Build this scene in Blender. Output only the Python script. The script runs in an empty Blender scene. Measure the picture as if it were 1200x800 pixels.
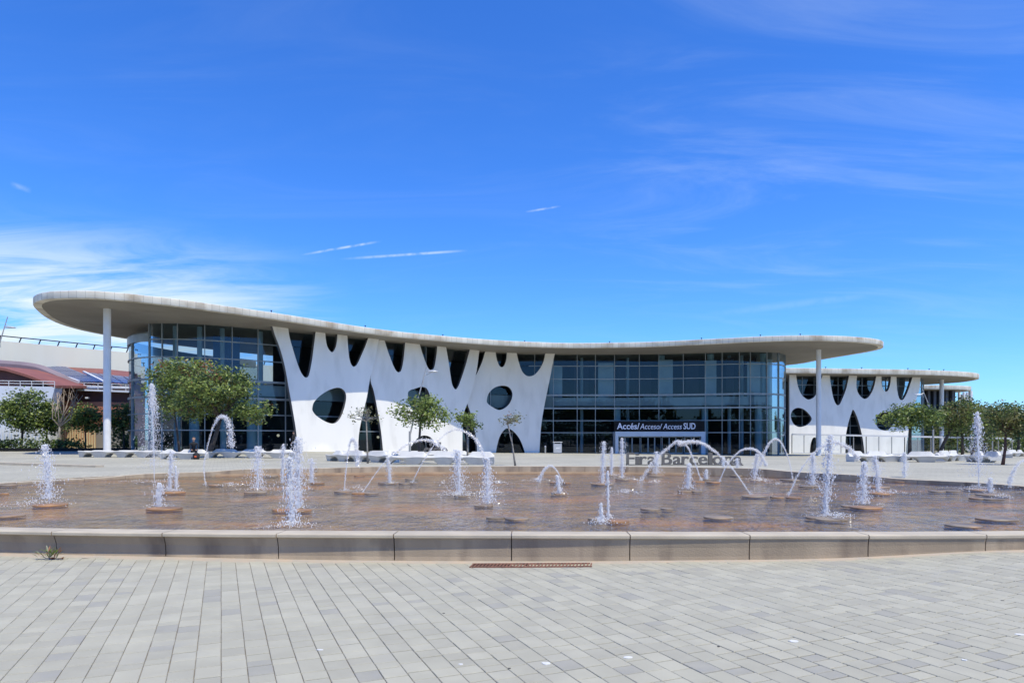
import bpy, bmesh, math, random
from mathutils import Vector, geometry, Matrix
random.seed(7)
PI = math.pi
sc = bpy.context.scene
COL = sc.collection
EYE = 1.65          # camera height over the plaza near the camera
F = 800.0           # focal length in pixels of the 1200 px wide photograph
HY = 515.0          # height of the horizon in the photograph

# ------------------------------------------------------------------ camera
cam_d = bpy.data.cameras.new('camera'); cam = bpy.data.objects.new('camera', cam_d)
COL.objects.link(cam); sc.camera = cam
cam.location = (0, 0, EYE); cam.rotation_euler = (PI/2, 0, 0)
cam_d.sensor_width = 36; cam_d.lens = 24.0; cam_d.shift_y = (HY-400)/1200.0
cam_d.clip_start = 0.1; cam_d.clip_end = 9000

# ------------------------------------------------------------------ light
SUN_EL, SUN_AZ = math.radians(63), math.radians(42)     # azimuth to the right of "behind the camera"
sdir = Vector((math.sin(SUN_AZ)*math.cos(SUN_EL), -math.cos(SUN_AZ)*math.cos(SUN_EL), math.sin(SUN_EL)))
sd = bpy.data.lights.new('sun', 'SUN'); sd.energy = 5.0; sd.angle = math.radians(0.53); sd.color = (1, .93, .73)
so = bpy.data.objects.new('sun', sd); COL.objects.link(so)
so.rotation_euler = (-sdir).to_track_quat('-Z', 'Y').to_euler(); so.location = (20, -20, 60)

w = bpy.data.worlds.new('World'); sc.world = w; w.use_nodes = True
nt = w.node_tree; nt.nodes.clear()
def N(tree, kind, **kw):
    n = tree.nodes.new(kind)
    for k, v in kw.items():
        if k[0] == '_': n.inputs[int(k[1:])].default_value = v
        else: setattr(n, k, v)
    return n
def M2(tree, op, a, b=None, c=None, clamp=False):
    n = tree.nodes.new('ShaderNodeMath'); n.operation = op; n.use_clamp = clamp
    for i, v in enumerate((a, b, c)):
        if v is None: continue
        if isinstance(v, (int, float)): n.inputs[i].default_value = v
        else: tree.links.new(v, n.inputs[i])
    return n.outputs[0]
sky = N(nt, 'ShaderNodeTexSky', sky_type='NISHITA'); sky.sun_disc = False
sky.sun_elevation = SUN_EL; sky.sun_rotation = PI - SUN_AZ
sky.altitude = 50; sky.air_density = 1.0; sky.dust_density = 0.4; sky.ozone_density = 3.2
hsv = N(nt, 'ShaderNodeHueSaturation'); hsv.inputs['Saturation'].default_value = 1.2; hsv.inputs['Value'].default_value = 1.0
hsv.inputs['Hue'].default_value = 0.503
nt.links.new(sky.outputs[0], hsv.inputs['Color'])
tint = N(nt, 'ShaderNodeMix', data_type='RGBA', blend_type='MULTIPLY'); tint.inputs[0].default_value = 1; tint.inputs[7].default_value = (.64, 1.10, 1.74, 1); nt.links.new(hsv.outputs[0], tint.inputs[6])
tc = N(nt, 'ShaderNodeTexCoord'); sx = N(nt, 'ShaderNodeSeparateXYZ'); nt.links.new(tc.outputs['Generated'], sx.inputs[0])
dx, dy, dz = sx.outputs
zz = M2(nt, 'ADD', M2(nt, 'MAXIMUM', dz, 0.0), 0.12)
cu, cv = M2(nt, 'DIVIDE', dx, zz), M2(nt, 'DIVIDE', dy, zz)
cmb = N(nt, 'ShaderNodeCombineXYZ'); nt.links.new(cu, cmb.inputs[0]); nt.links.new(cv, cmb.inputs[1])
mp = N(nt, 'ShaderNodeMapping'); mp.inputs['Rotation'].default_value = (0, 0, 0.35); mp.inputs['Scale'].default_value = (0.55, 1.7, 1)
nt.links.new(cmb.outputs[0], mp.inputs[0])
n1 = N(nt, 'ShaderNodeTexNoise'); n1.inputs['Scale'].default_value = 1.9; n1.inputs['Detail'].default_value = 9; n1.inputs['Roughness'].default_value = .62; n1.inputs['Distortion'].default_value = .9
nt.links.new(mp.outputs[0], n1.inputs['Vector'])
def smooth(v, a, b):
    n = N(nt, 'ShaderNodeMapRange', interpolation_type='SMOOTHSTEP'); nt.links.new(v, n.inputs[0])
    n.inputs[1].default_value = a; n.inputs[2].default_value = b; return n.outputs[0]
def blob(px, py, r0, r1):
    d = Vector(((px-600)/F, 1, (HY-py)/F)).normalized()
    vm = N(nt, 'ShaderNodeVectorMath', operation='DOT_PRODUCT'); nt.links.new(tc.outputs['Generated'], vm.inputs[0]); vm.inputs[1].default_value = d
    return smooth(vm.outputs['Value'], math.cos(r1), math.cos(r0))
wisp = smooth(n1.outputs[0], .42, .78)
broad = smooth(n1.outputs[0], .30, .66)
c_a = M2(nt, 'MULTIPLY', wisp, M2(nt, 'MULTIPLY', blob(960, 120, .02, .42), .17))
c_b = M2(nt, 'MULTIPLY', broad, M2(nt, 'MULTIPLY', blob(-40, 350, .05, .46), M2(nt, 'MULTIPLY', smooth(dz, .29, .14), 1.25)))
c_c = M2(nt, 'MULTIPLY', wisp, M2(nt, 'MULTIPLY', blob(200, 110, .01, .13), .07))
c_e = M2(nt, 'MULTIPLY', wisp, .04)
tot = M2(nt, 'MAXIMUM', M2(nt, 'MAXIMUM', c_a, c_b), M2(nt, 'MAXIMUM', c_c, c_e))
# high contrails: thin arcs on the sky, laid out by direction
ysafe = M2(nt, 'MAXIMUM', dy, .05); ga, gb = M2(nt, 'DIVIDE', dx, ysafe), M2(nt, 'DIVIDE', dz, ysafe)
n2 = N(nt, 'ShaderNodeTexNoise'); n2.inputs['Scale'].default_value = 60; n2.inputs['Detail'].default_value = 4
nt.links.new(tc.outputs['Generated'], n2.inputs['Vector'])
for (x0, y0, x1, y1, wd, st) in ((345, 300, 450, 282, 2.2, .55), (392, 304, 556, 293, 2.4, .5), (612, 249, 660, 241, 2.0, .5), (800, 372, 1050, 342, 7, .10), (10, 215, 38, 224, 5, .22)):
    a0, b0, a1, b1 = (x0-600)/F, (HY-y0)/F, (x1-600)/F, (HY-y1)/F
    sl = (b1-b0)/(a1-a0)
    dist = M2(nt, 'ABSOLUTE', M2(nt, 'SUBTRACT', gb, M2(nt, 'MULTIPLY_ADD', ga, sl, b0-a0*sl)))
    line = smooth(dist, wd/F, 0.1/F)
    t = M2(nt, 'MULTIPLY', smooth(ga, a0, a0+(a1-a0)*.4), smooth(ga, a1, a1-(a1-a0)*.3))
    ln = M2(nt, 'MULTIPLY', M2(nt, 'MULTIPLY', line, t), M2(nt, 'MULTIPLY', smooth(n2.outputs[0], .2, .6), st))
    tot = M2(nt, 'MAXIMUM', tot, ln)
tot = M2(nt, 'MULTIPLY', tot, smooth(dz, -.02, .05), clamp=True)
mixc = N(nt, 'ShaderNodeMix', data_type='RGBA'); nt.links.new(tot, mixc.inputs[0]); nt.links.new(tint.outputs[2], mixc.inputs[6])
mixc.inputs[7].default_value = (6.0, 7.0, 7.9, 1)
bg = N(nt, 'ShaderNodeBackground'); bg.inputs['Strength'].default_value = 0.138
nt.links.new(mixc.outputs[2], bg.inputs[0])
wo = N(nt, 'ShaderNodeOutputWorld'); nt.links.new(bg.outputs[0], wo.inputs[0])
sc.view_settings.view_transform = 'Standard'; sc.view_settings.look = 'None'
sc.view_settings.exposure = 0.0; sc.view_settings.gamma = 1; sc.view_settings.use_curve_mapping = False
sc.cycles.transparent_max_bounces = 32; sc.cycles.max_bounces = 10

# ------------------------------------------------------------------ helpers
def P(px, py, Y): return Vector(((px-600)/F*Y, Y, EYE+(HY-py)/F*Y))
def shep(pts, x, y, e=2.0, k=.05):
    s = t = 0
    ee = (e+k*y)**2
    for (a, b, z) in pts:
        q = 1/((x-a)**2+(y-b)**2+ee)**2
        s += q; t += q*z
    return t/s
GP = [(-7, 9.3, -1.60), (0, 9, -1.64), (3.4, 9, -1.61), (6.8, 9, -1.47), (9, 8.6, -1.43), (0, 4, -1.66), (-4, 5, -1.64), (5, 5, -1.60), (0, 0, -1.66), (-10, 0, -1.64), (10, 0, -1.6),
      (17.8, 20, -1.54), (15, 11, -1.5), (-18.5, 20, -1.53), (-14, 12, -1.56), (-13, 31, -1.36), (-8, 34, -1.33), (0, 34.5, -1.31), (8, 34, -1.32), (15, 30, -1.40), (-17, 28, -1.45),
      (0, 38, -1.36), (28, 46, -1.5), (20, 40, -1.42), (-26, 48, -1.2), (-30, 54, -1.17), (-20, 62, -1.08), (-5, 74, -1.42), (-12, 67, -1.22), (0, 81, -1.62), (17, 82, -1.68),
      (30, 80, -1.85), (36, 78, -1.85), (55, 108, -2.35), (70, 112, -2.4), (-60, 85, -1.1), (-40, 90, -1.1), (-32, 65, -1.05), (-90, 85, -1.1), (0, 300, -2.0), (200, 300, -2.2), (-200, 300, -1.3), (100, 120, -2.3),
      (0, 55, -1.48), (15, 60, -1.55), (0, 900, -2), (900, 900, -2), (-900, 900, -1.5)]
def gz(x, y): return EYE+shep(GP, x, max(y, 0))
def ground_at(px, py):
    Y = 30.0
    for _ in range(60):
        z = gz((px-600)/F*Y, Y)-EYE
        Y += (max(4, min(400, -z*F/max(py-HY, 1)))-Y)*.35
    return Vector(((px-600)/F*Y, Y, gz((px-600)/F*Y, Y)))

def catmull(pts, n=8, closed=False):
    out = []; m = len(pts); pts = [tuple(p) for p in pts]
    for i in range(m if closed else m-1):
        if closed: p0, p1, p2, p3 = pts[i-1], pts[i], pts[(i+1) % m], pts[(i+2) % m]
        else: p0, p1, p2, p3 = pts[max(i-1, 0)], pts[i], pts[i+1], pts[min(i+2, m-1)]
        for j in range(n):
            t = j/n
            out.append(tuple(.5*(2*b+(c-a)*t+(2*a-5*b+4*c-d)*t*t+(3*b-a-3*c+d)*t**3) for a, b, c, d in zip(p0, p1, p2, p3)))
    if not closed: out.append(pts[-1])
    return out
def resample(pts, step, closed=False):
    P_ = [Vector(p) for p in pts]
    if closed: P_.append(P_[0])
    L = [0]
    for a, b in zip(P_, P_[1:]): L.append(L[-1]+(b-a).length)
    n = max(2, round(L[-1]/step)); out = []; j = 0
    for i in range(n if closed else n+1):
        s = L[-1]*i/n
        while j < len(L)-2 and L[j+1] < s: j += 1
        out.append(P_[j].lerp(P_[j+1], (s-L[j])/max(1e-9, L[j+1]-L[j])))
    return out

WL = {}     # world origin of each parent
class MB:
    def __init__(s): s.v = []; s.f = []; s.m = []; s.uv = None
    def face(s, idx, m=0): s.f.append(tuple(idx)); s.m.append(m)
    def quadstrip(s, rows, closed=False, m=0):
        base = len(s.v); n = len(rows[0])
        for r in rows: s.v += [tuple(p) for p in r]
        for i in range(len(rows)-1):
            for j in range(n if closed else n-1):
                a, b = base+i*n+j, base+i*n+(j+1) % n
                s.face((a, b, b+n, a+n), m)
        return base
    def box(s, c, size, rz=0, m=0, up=None):
        hx, hy, hz = [q/2 for q in size]; b = len(s.v); cs, sn = math.cos(rz), math.sin(rz)
        for X, Y_, Z in ((-1,-1,-1),(1,-1,-1),(1,1,-1),(-1,1,-1),(-1,-1,1),(1,-1,1),(1,1,1),(-1,1,1)):
            x, y = X*hx, Y_*hy
            s.v.append((c[0]+x*cs-y*sn, c[1]+x*sn+y*cs, c[2]+Z*hz))
        for q in ((0,3,2,1),(4,5,6,7),(0,1,5,4),(1,2,6,5),(2,3,7,6),(3,0,4,7)): s.face([b+k for k in q], m)
        return s
    def bar(s, a, b_, wdt, h, m=0):     # box from a to b
        a, b_ = Vector(a), Vector(b_); d = (b_-a).normalized()
        up = Vector((0, 0, 1)) if abs(d.z) < .95 else Vector((0, 1, 0))
        sd_ = d.cross(up).normalized(); u = sd_.cross(d).normalized(); b = len(s.v)
        for q in (a, b_):
            for i, j in ((-1,-1),(1,-1),(1,1),(-1,1)): s.v.append(tuple(q+sd_*(i*wdt/2)+u*(j*h/2)))
        for q in ((0,1,2,3),(7,6,5,4),(0,4,5,1),(1,5,6,2),(2,6,7,3),(3,7,4,0)): s.face([b+k for k in q], m)
        return s
    def tube(s, path, rad, k=8, m=0, cap=True):
        path = [Vector(p) for p in path]
        if isinstance(rad, (int, float)): rad = [rad]*len(path)
        rows = []
        for i, p in enumerate(path):
            d = (path[min(i+1, len(path)-1)]-path[max(i-1, 0)]).normalized()
            up = Vector((0, 1, 0)) if abs(d.z) > .8 else Vector((0, 0, 1))
            a = d.cross(up).normalized(); b = a.cross(d)
            rows.append([p+(a*math.cos(2*PI*j/k)+b*math.sin(2*PI*j/k))*rad[i] for j in range(k)])
        base = s.quadstrip(rows, True, m)
        if cap:
            s.face([base+j for j in range(k)][::-1], m); s.face([base+(len(path)-1)*k+j for j in range(k)], m)
        return s
    def prism(s, poly, z0, z1, m=0, mside=None):
        b = len(s.v); n = len(poly)
        s.v += [(p[0], p[1], z0) for p in poly]+[(p[0], p[1], z1) for p in poly]
        s.face([b+i for i in range(n)][::-1], m); s.face([b+n+i for i in range(n)], m)
        for i in range(n): s.face((b+i, b+(i+1) % n, b+n+(i+1) % n, b+n+i), m if mside is None else mside)
        return s
    def build(s, name, mats, parent=None, smooth=False, origin=None):
        if not isinstance(mats, (list, tuple)): mats = [mats]
        if parent is not None: o0 = WL[parent.name]
        elif origin is not None: o0 = Vector(origin)
        else:
            xs = [v[0] for v in s.v]; ys = [v[1] for v in s.v]; zs = [v[2] for v in s.v]
            o0 = Vector(((min(xs)+max(xs))/2, (min(ys)+max(ys))/2, min(zs)))
        me = bpy.data.meshes.new(name)
        me.from_pydata([(v[0]-o0.x, v[1]-o0.y, v[2]-o0.z) for v in s.v], [], s.f)
        for mm in mats: me.materials.append(mm)
        me.polygons.foreach_set('material_index', s.m)
        if smooth: me.polygons.foreach_set('use_smooth', [True]*len(s.f))
        if s.uv is not None:
            ul = me.uv_layers.new(name='UVMap')
            for lp in me.loops: ul.data[lp.index].uv = s.uv[lp.vertex_index]
        me.update()
        o = bpy.data.objects.new(name, me); COL.objects.link(o)
        if parent is not None: o.parent = parent
        else: o.location = o0
        WL[o.name] = o0.copy()
        return o
def sharp(o, ang=35):
    bm = bmesh.new(); bm.from_mesh(o.data)
    for e in bm.edges:
        if len(e.link_faces) == 2 and e.calc_face_angle(0) > math.radians(ang): e.smooth = False
    for f in bm.faces: f.smooth = True
    bm.to_mesh(o.data); bm.free(); return o
def tag(o, label=None, cat=None, group=None, kind=None):
    for k, v in (('label', label), ('category', cat), ('group', group), ('kind', kind)):
        if v: o[k] = v
    return o
def thing(name, loc, label, cat, group=None):
    o = bpy.data.objects.new(name, None); COL.objects.link(o); o.location = loc; o.empty_display_size = .3
    WL[o.name] = Vector(loc); return tag(o, label, cat, group)

# ------------------------------------------------------------------ materials
def mat(name, c1, c2=None, scale=1.0, rough=.6, metal=0, bump=0, bscale=None, detail=6, lo=.35, hi=.65, spec=.5, c3=None, s3=.1, stretch=(1, 1, 1)):
    m = bpy.data.materials.new(name); m.use_nodes = True; t = m.node_tree; b = t.nodes['Principled BSDF']
    b.inputs['Roughness'].default_value = rough; b.inputs['Metallic'].default_value = metal
    b.inputs['Specular IOR Level'].default_value = spec
    g = N(t, 'ShaderNodeNewGeometry'); mp_ = N(t, 'ShaderNodeMapping'); mp_.inputs['Scale'].default_value = stretch
    t.links.new(g.outputs['Position'], mp_.inputs[0])
    if c2 is None: c2 = tuple(q*.9 for q in c1)
    n = N(t, 'ShaderNodeTexNoise'); n.inputs['Scale'].default_value = scale; n.inputs['Detail'].default_value = detail
    t.links.new(mp_.outputs[0], n.inputs['Vector'])
    r = N(t, 'ShaderNodeMapRange'); r.inputs[1].default_value = lo; r.inputs[2].default_value = hi; t.links.new(n.outputs[0], r.inputs[0])
    mx = N(t, 'ShaderNodeMix', data_type='RGBA'); t.links.new(r.outputs[0], mx.inputs[0])
    mx.inputs[6].default_value = (*c1, 1); mx.inputs[7].default_value = (*c2, 1); out = mx.outputs[2]
    if c3:
        n3 = N(t, 'ShaderNodeTexNoise'); n3.inputs['Scale'].default_value = s3; n3.inputs['Detail'].default_value = 8; t.links.new(mp_.outputs[0], n3.inputs['Vector'])
        r3 = N(t, 'ShaderNodeMapRange'); r3.inputs[1].default_value = .5; r3.inputs[2].default_value = .72; t.links.new(n3.outputs[0], r3.inputs[0])
        m3 = N(t, 'ShaderNodeMix', data_type='RGBA'); t.links.new(r3.outputs[0], m3.inputs[0]); t.links.new(out, m3.inputs[6]); m3.inputs[7].default_value = (*c3, 1); out = m3.outputs[2]
    t.links.new(out, b.inputs['Base Color'])
    if bump:
        nb = N(t, 'ShaderNodeTexNoise'); nb.inputs['Scale'].default_value = bscale or scale*8; nb.inputs['Detail'].default_value = 5; t.links.new(g.outputs['Position'], nb.inputs['Vector'])
        bp = N(t, 'ShaderNodeBump'); bp.inputs['Strength'].default_value = bump; bp.inputs['Distance'].default_value = .02
        t.links.new(nb.outputs[0], bp.inputs['Height']); t.links.new(bp.outputs[0], b.inputs['Normal'])
    return m
M = {}
M['white'] = mat('white_render', (.84, .81, .75), (.77, .745, .69), .35, .55, bump=.15, bscale=6, c3=(.70, .675, .62), s3=.9, stretch=(1, 1, .35))
M['reveal'] = mat('dark_reveal', (.12, .12, .125), (.10, .10, .105), 1, .6)  # darker side faces along the edges and openings of the shell walls
M['white_col'] = mat('white_column_paint', (.74, .74, .74), (.68, .68, .68), 1.5, .4)
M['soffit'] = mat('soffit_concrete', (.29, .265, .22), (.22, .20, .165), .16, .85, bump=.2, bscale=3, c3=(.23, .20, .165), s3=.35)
M['steel'] = mat('painted_grey_steel', (.36, .36, .355), (.30, .30, .295), 2, .5, metal=.05)
M['alu'] = mat('aluminium_mullion', (.29, .325, .335), (.23, .26, .275), 2, .4, metal=.2)
M['bench'] = mat('white_bench_concrete', (.62, .61, .58), (.52, .51, .485), 1.2, .6, bump=.15, bscale=30, c3=(.52, .51, .49), s3=2.5)
M['paver_a'] = mat('paver_warm_grey', (.395, .376, .296), (.355, .338, .266), 3, .85, bump=.35, bscale=160, c3=(.34, .322, .256), s3=1.3)
M['paver_b'] = mat('paver_pale_grey', (.42, .40, .315), (.38, .36, .284), 3, .85, bump=.35, bscale=160, c3=(.355, .34, .28), s3=1.6)
M['paver_c'] = mat('paver_blue_grey', (.34, .325, .272), (.30, .288, .242), 4, .85, bump=.35, bscale=160, c3=(.31, .30, .265), s3=9)
M['paver_d'] = mat('paver_mid_grey', (.37, .352, .28), (.335, .318, .254), 4, .85, bump=.35, bscale=160)
M['sand'] = mat('joint_sand', (.24, .205, .16), (.16, .135, .105), 12, .95, bump=.4, bscale=90)
M['dirt'] = mat('sandy_dirt', (.42, .34, .26), (.36, .32, .27), 5, .95, bump=.3, bscale=90)
M['bin'] = mat('pale_grey_bin_metal', (.50, .51, .52), (.44, .45, .46), 2, .4, metal=.3)
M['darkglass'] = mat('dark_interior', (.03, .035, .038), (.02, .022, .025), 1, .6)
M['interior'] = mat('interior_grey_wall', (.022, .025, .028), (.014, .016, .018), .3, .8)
M['interior_lt'] = mat('interior_pale_screen', (.62, .72, .76), (.48, .58, .64), .4, .7)
M['teal_col'] = mat('pale_teal_column', (.50, .66, .70), (.44, .60, .65), .6, .5)
M['purple'] = mat('interior_mauve_partition', (.055, .045, .055), (.035, .03, .04), .5, .8)
M['black'] = mat('matt_black', (.012, .012, .013), (.02, .02, .02), 3, .8, spec=.15)
M['slab_edge'] = mat('pale_slab_edge', (.55, .60, .62), (.46, .51, .53), .5, .7)
M['rust'] = mat('rusty_iron', (.26, .12, .08), (.17, .085, .06), 14, .8, bump=.4, bscale=60)
M['letter'] = mat('dark_bronze_letter', (.17, .155, .135), (.13, .12, .105), 3, .45, metal=.2)
M['signwhite'] = mat('pale_lilac_letter', (.80, .80, .88), (.76, .76, .85), 3, .5)
M['cream'] = mat('cream_cladding', (.70, .66, .54), (.64, .60, .49), .12, .8, c3=(.66, .63, .53), s3=.5, stretch=(1, 1, .3))
M['redroof'] = mat('terracotta_red_roof', (.27, .095, .065), (.20, .075, .055), .5, .6)
M['maroon'] = mat('maroon_cladding', (.10, .035, .028), (.075, .028, .024), .8, .7)
M['orangew'] = mat('brick_orange_wall', (.50, .20, .12), (.40, .15, .09), 1.2, .85, stretch=(.6, .6, 4))
M['mauve'] = mat('mauve_grey_roof_side', (.22, .17, .19), (.17, .135, .15), .5, .7)
M['solar'] = mat('blue_solar_panel', (.035, .06, .17), (.03, .045, .13), 1.5, .2)
M['palewall'] = mat('pale_blue_white_panel', (.72, .74, .78), (.64, .66, .70), .7, .6)
M['beige'] = mat('beige_slat', (.62, .50, .30), (.55, .44, .27), 2, .7)
M['slate'] = mat('slate_blue_cladding', (.10, .105, .13), (.075, .08, .10), .8, .6)
M['greywall'] = mat('warm_grey_wall', (.26, .25, .24), (.22, .21, .20), .4, .8)
M['trunk'] = mat('brown_bark', (.10, .075, .055), (.055, .042, .034), 6, .9, bump=.6, bscale=30)
M['trunk_red'] = mat('reddish_brown_bark', (.13, .06, .04), (.07, .038, .03), 6, .9, bump=.6, bscale=30)
M['trunk_pale'] = mat('pale_dry_bark', (.42, .33, .25), (.30, .24, .19), 6, .9, bump=.4, bscale=30)
M['trunk_grey'] = mat('grey_young_bark', (.26, .24, .21), (.17, .155, .14), 7, .9, bump=.4, bscale=30)
def leafmat(name, c, tr=.35):
    m = bpy.data.materials.new(name); m.use_nodes = True; t = m.node_tree; t.nodes.clear()
    g = N(t, 'ShaderNodeNewGeometry')
    mx = N(t, 'ShaderNodeMix', data_type='RGBA'); t.links.new(g.outputs['Random Per Island'], mx.inputs[0])
    mx.inputs[6].default_value = (*[q*.62 for q in c], 1); mx.inputs[7].default_value = (*[q*1.4 for q in c], 1)
    d = N(t, 'ShaderNodeBsdfPrincipled'); d.inputs['Roughness'].default_value = .45; t.links.new(mx.outputs[2], d.inputs['Base Color'])
    tl = N(t, 'ShaderNodeBsdfTranslucent'); t.links.new(mx.outputs[2], tl.inputs[0])
    ms = N(t, 'ShaderNodeMixShader'); ms.inputs[0].default_value = tr; t.links.new(d.outputs[0], ms.inputs[1]); t.links.new(tl.outputs[0], ms.inputs[2])
    o = N(t, 'ShaderNodeOutputMaterial'); t.links.new(ms.outputs[0], o.inputs[0]); return m
M['leaf_g'] = leafmat('leaf_mid_green', (.165, .22, .05)); M['leaf_l'] = leafmat('leaf_light_green', (.27, .33, .08)); M['leaf_d'] = leafmat('leaf_dark_green', (.06, .10, .035))
M['leaf_o'] = leafmat('leaf_olive', (.20, .19, .065)); M['leaf_b'] = leafmat('leaf_brown', (.30, .13, .06)); M['leaf_s'] = leafmat('leaf_silver_green', (.24, .26, .17))
# glass
def glassmat(name, tint, rough=.01, refl=(1, 1, 1)):
    m = bpy.data.materials.new(name); m.use_nodes = True; t = m.node_tree; t.nodes.clear()
    fr = N(t, 'ShaderNodeFresnel'); fr.inputs['IOR'].default_value = 1.52
    mr = N(t, 'ShaderNodeMapRange'); mr.inputs[3].default_value = .02; mr.inputs[4].default_value = .62; t.links.new(fr.outputs[0], mr.inputs[0])
    tr = N(t, 'ShaderNodeBsdfTransparent'); tr.inputs[0].default_value = (*tint, 1)
    gl = N(t, 'ShaderNodeBsdfGlossy'); gl.inputs['Roughness'].default_value = rough; gl.inputs[0].default_value = (*refl, 1)
    ms = N(t, 'ShaderNodeMixShader'); t.links.new(mr.outputs[0], ms.inputs[0]); t.links.new(tr.outputs[0], ms.inputs[1]); t.links.new(gl.outputs[0], ms.inputs[2])
    o = N(t, 'ShaderNodeOutputMaterial'); t.links.new(ms.outputs[0], o.inputs[0]); return m
M['glass'] = glassmat('grey_green_glass', (.47, .57, .61), refl=(.62, .72, .82))
M['glass_sp'] = mat('blue_grey_spandrel_glass', (.075, .11, .125), (.06, .09, .105), .3, .12)

# fascia: pale concrete with joints and streaks by arc length (UV)
def fascia_mat():
    m = mat('fascia_concrete', (.74, .69, .58), (.64, .58, .47), .8, .8, c3=(.44, .36, .26), s3=.6); t = m.node_tree; b = t.nodes['Principled BSDF']
    src = b.inputs['Base Color'].links[0].from_socket
    uv = N(t, 'ShaderNodeUVMap'); sp = N(t, 'ShaderNodeSeparateXYZ'); t.links.new(uv.outputs[0], sp.inputs[0])
    fr = M2(t, 'FRACT', M2(t, 'DIVIDE', sp.outputs[0], .62))
    j = M2(t, 'LESS_THAN', fr, .09)
    wn = N(t, 'ShaderNodeTexWhiteNoise', noise_dimensions='1D'); t.links.new(M2(t, 'FLOOR', M2(t, 'DIVIDE', sp.outputs[0], .62)), wn.inputs['W'])
    tone = M2(t, 'MULTIPLY_ADD', wn.outputs['Value'], .14, .92)
    tone = M2(t, 'MULTIPLY', tone, M2(t, 'MULTIPLY_ADD', j, -.22, 1.0))
    mx = N(t, 'ShaderNodeMix', data_type='RGBA', blend_type='MULTIPLY'); mx.inputs[0].default_value = 1
    t.links.new(src, mx.inputs[6]); cb = N(t, 'ShaderNodeCombineColor')
    for i in range(3): t.links.new(tone, cb.inputs[i])
    t.links.new(cb.outputs[0], mx.inputs[7]); t.links.new(mx.outputs[2], b.inputs['Base Color'])
    return m
M['fascia'] = fascia_mat()
# rim concrete with vertical dirt
M['rim'] = mat('rim_concrete', (.43, .34, .235), (.33, .26, .18), 1.4, .8, bump=.25, bscale=50, c3=(.19, .145, .105), s3=2.2, stretch=(1, 1, .3))
M['rim_top'] = mat('rim_coping_concrete', (.50, .435, .33), (.42, .36, .27), 2.2, .75, bump=.2, bscale=60, c3=(.40, .35, .27), s3=1.1)
M['ledge'] = mat('stained_ledge', (.42, .29, .17), (.32, .21, .12), 1.6, .6, bump=.2, bscale=20)
M['basin'] = mat('pool_floor_algae_brown', (.40, .31, .165), (.16, .135, .085), 1.6, .8, c3=(.56, .31, .09), s3=.32, lo=.38, hi=.62, stretch=(.7, 1.3, 1))
M['disc'] = mat('wet_stone_disc', (.30, .235, .155), (.15, .115, .08), 3, .5, bump=.3, bscale=30, c3=(.36, .20, .09), s3=1.7)
M['disc_o'] = mat('orange_stained_disc', (.40, .20, .07), (.20, .12, .06), 2.2, .5, bump=.3, bscale=30)
M['wet'] = mat('wet_dark_stone', (.10, .075, .05), (.16, .11, .07), 4, .3)

# plaza paving beyond the modelled pavers
def plaza_mat():
    m = bpy.data.materials.new('plaza_paving'); m.use_nodes = True; t = m.node_tree; b = t.nodes['Principled BSDF']; b.inputs['Roughness'].default_value = .85
    g = N(t, 'ShaderNodeNewGeometry'); mp_ = N(t, 'ShaderNodeMapping'); mp_.inputs['Rotation'].default_value = (0, 0, math.atan2(.92, -.392)*-1)
    t.links.new(g.outputs['Position'], mp_.inputs[0])
    br = N(t, 'ShaderNodeTexBrick'); br.inputs['Scale'].default_value = 1.0; br.inputs['Brick Width'].default_value = .26; br.inputs['Row Height'].default_value = .187
    br.inputs['Mortar Size'].default_value = .004; br.inputs['Color1'].default_value = (.40, .382, .305, 1); br.inputs['Color2'].default_value = (.345, .33, .268, 1); br.inputs['Mortar'].default_value = (.22, .2, .17, 1)
    t.links.new(mp_.outputs[0], br.inputs['Vector'])
    n = N(t, 'ShaderNodeTexNoise'); n.inputs['Scale'].default_value = .22; n.inputs['Detail'].default_value = 9; t.links.new(g.outputs['Position'], n.inputs['Vector'])
    r = N(t, 'ShaderNodeMapRange'); r.inputs[1].default_value = .3; r.inputs[2].default_value = .7; r.inputs[3].default_value = .86; r.inputs[4].default_value = 1.12; t.links.new(n.outputs[0], r.inputs[0])
    cb = N(t, 'ShaderNodeCombineColor')
    for i in range(3): t.links.new(r.outputs[0], cb.inputs[i])
    mx = N(t, 'ShaderNodeMix', data_type='RGBA', blend_type='MULTIPLY'); mx.inputs[0].default_value = 1
    t.links.new(br.outputs[0], mx.inputs[6]); t.links.new(cb.outputs[0], mx.inputs[7]); t.links.new(mx.outputs[2], b.inputs['Base Color'])
    return m
M['plaza'] = plaza_mat()

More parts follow.
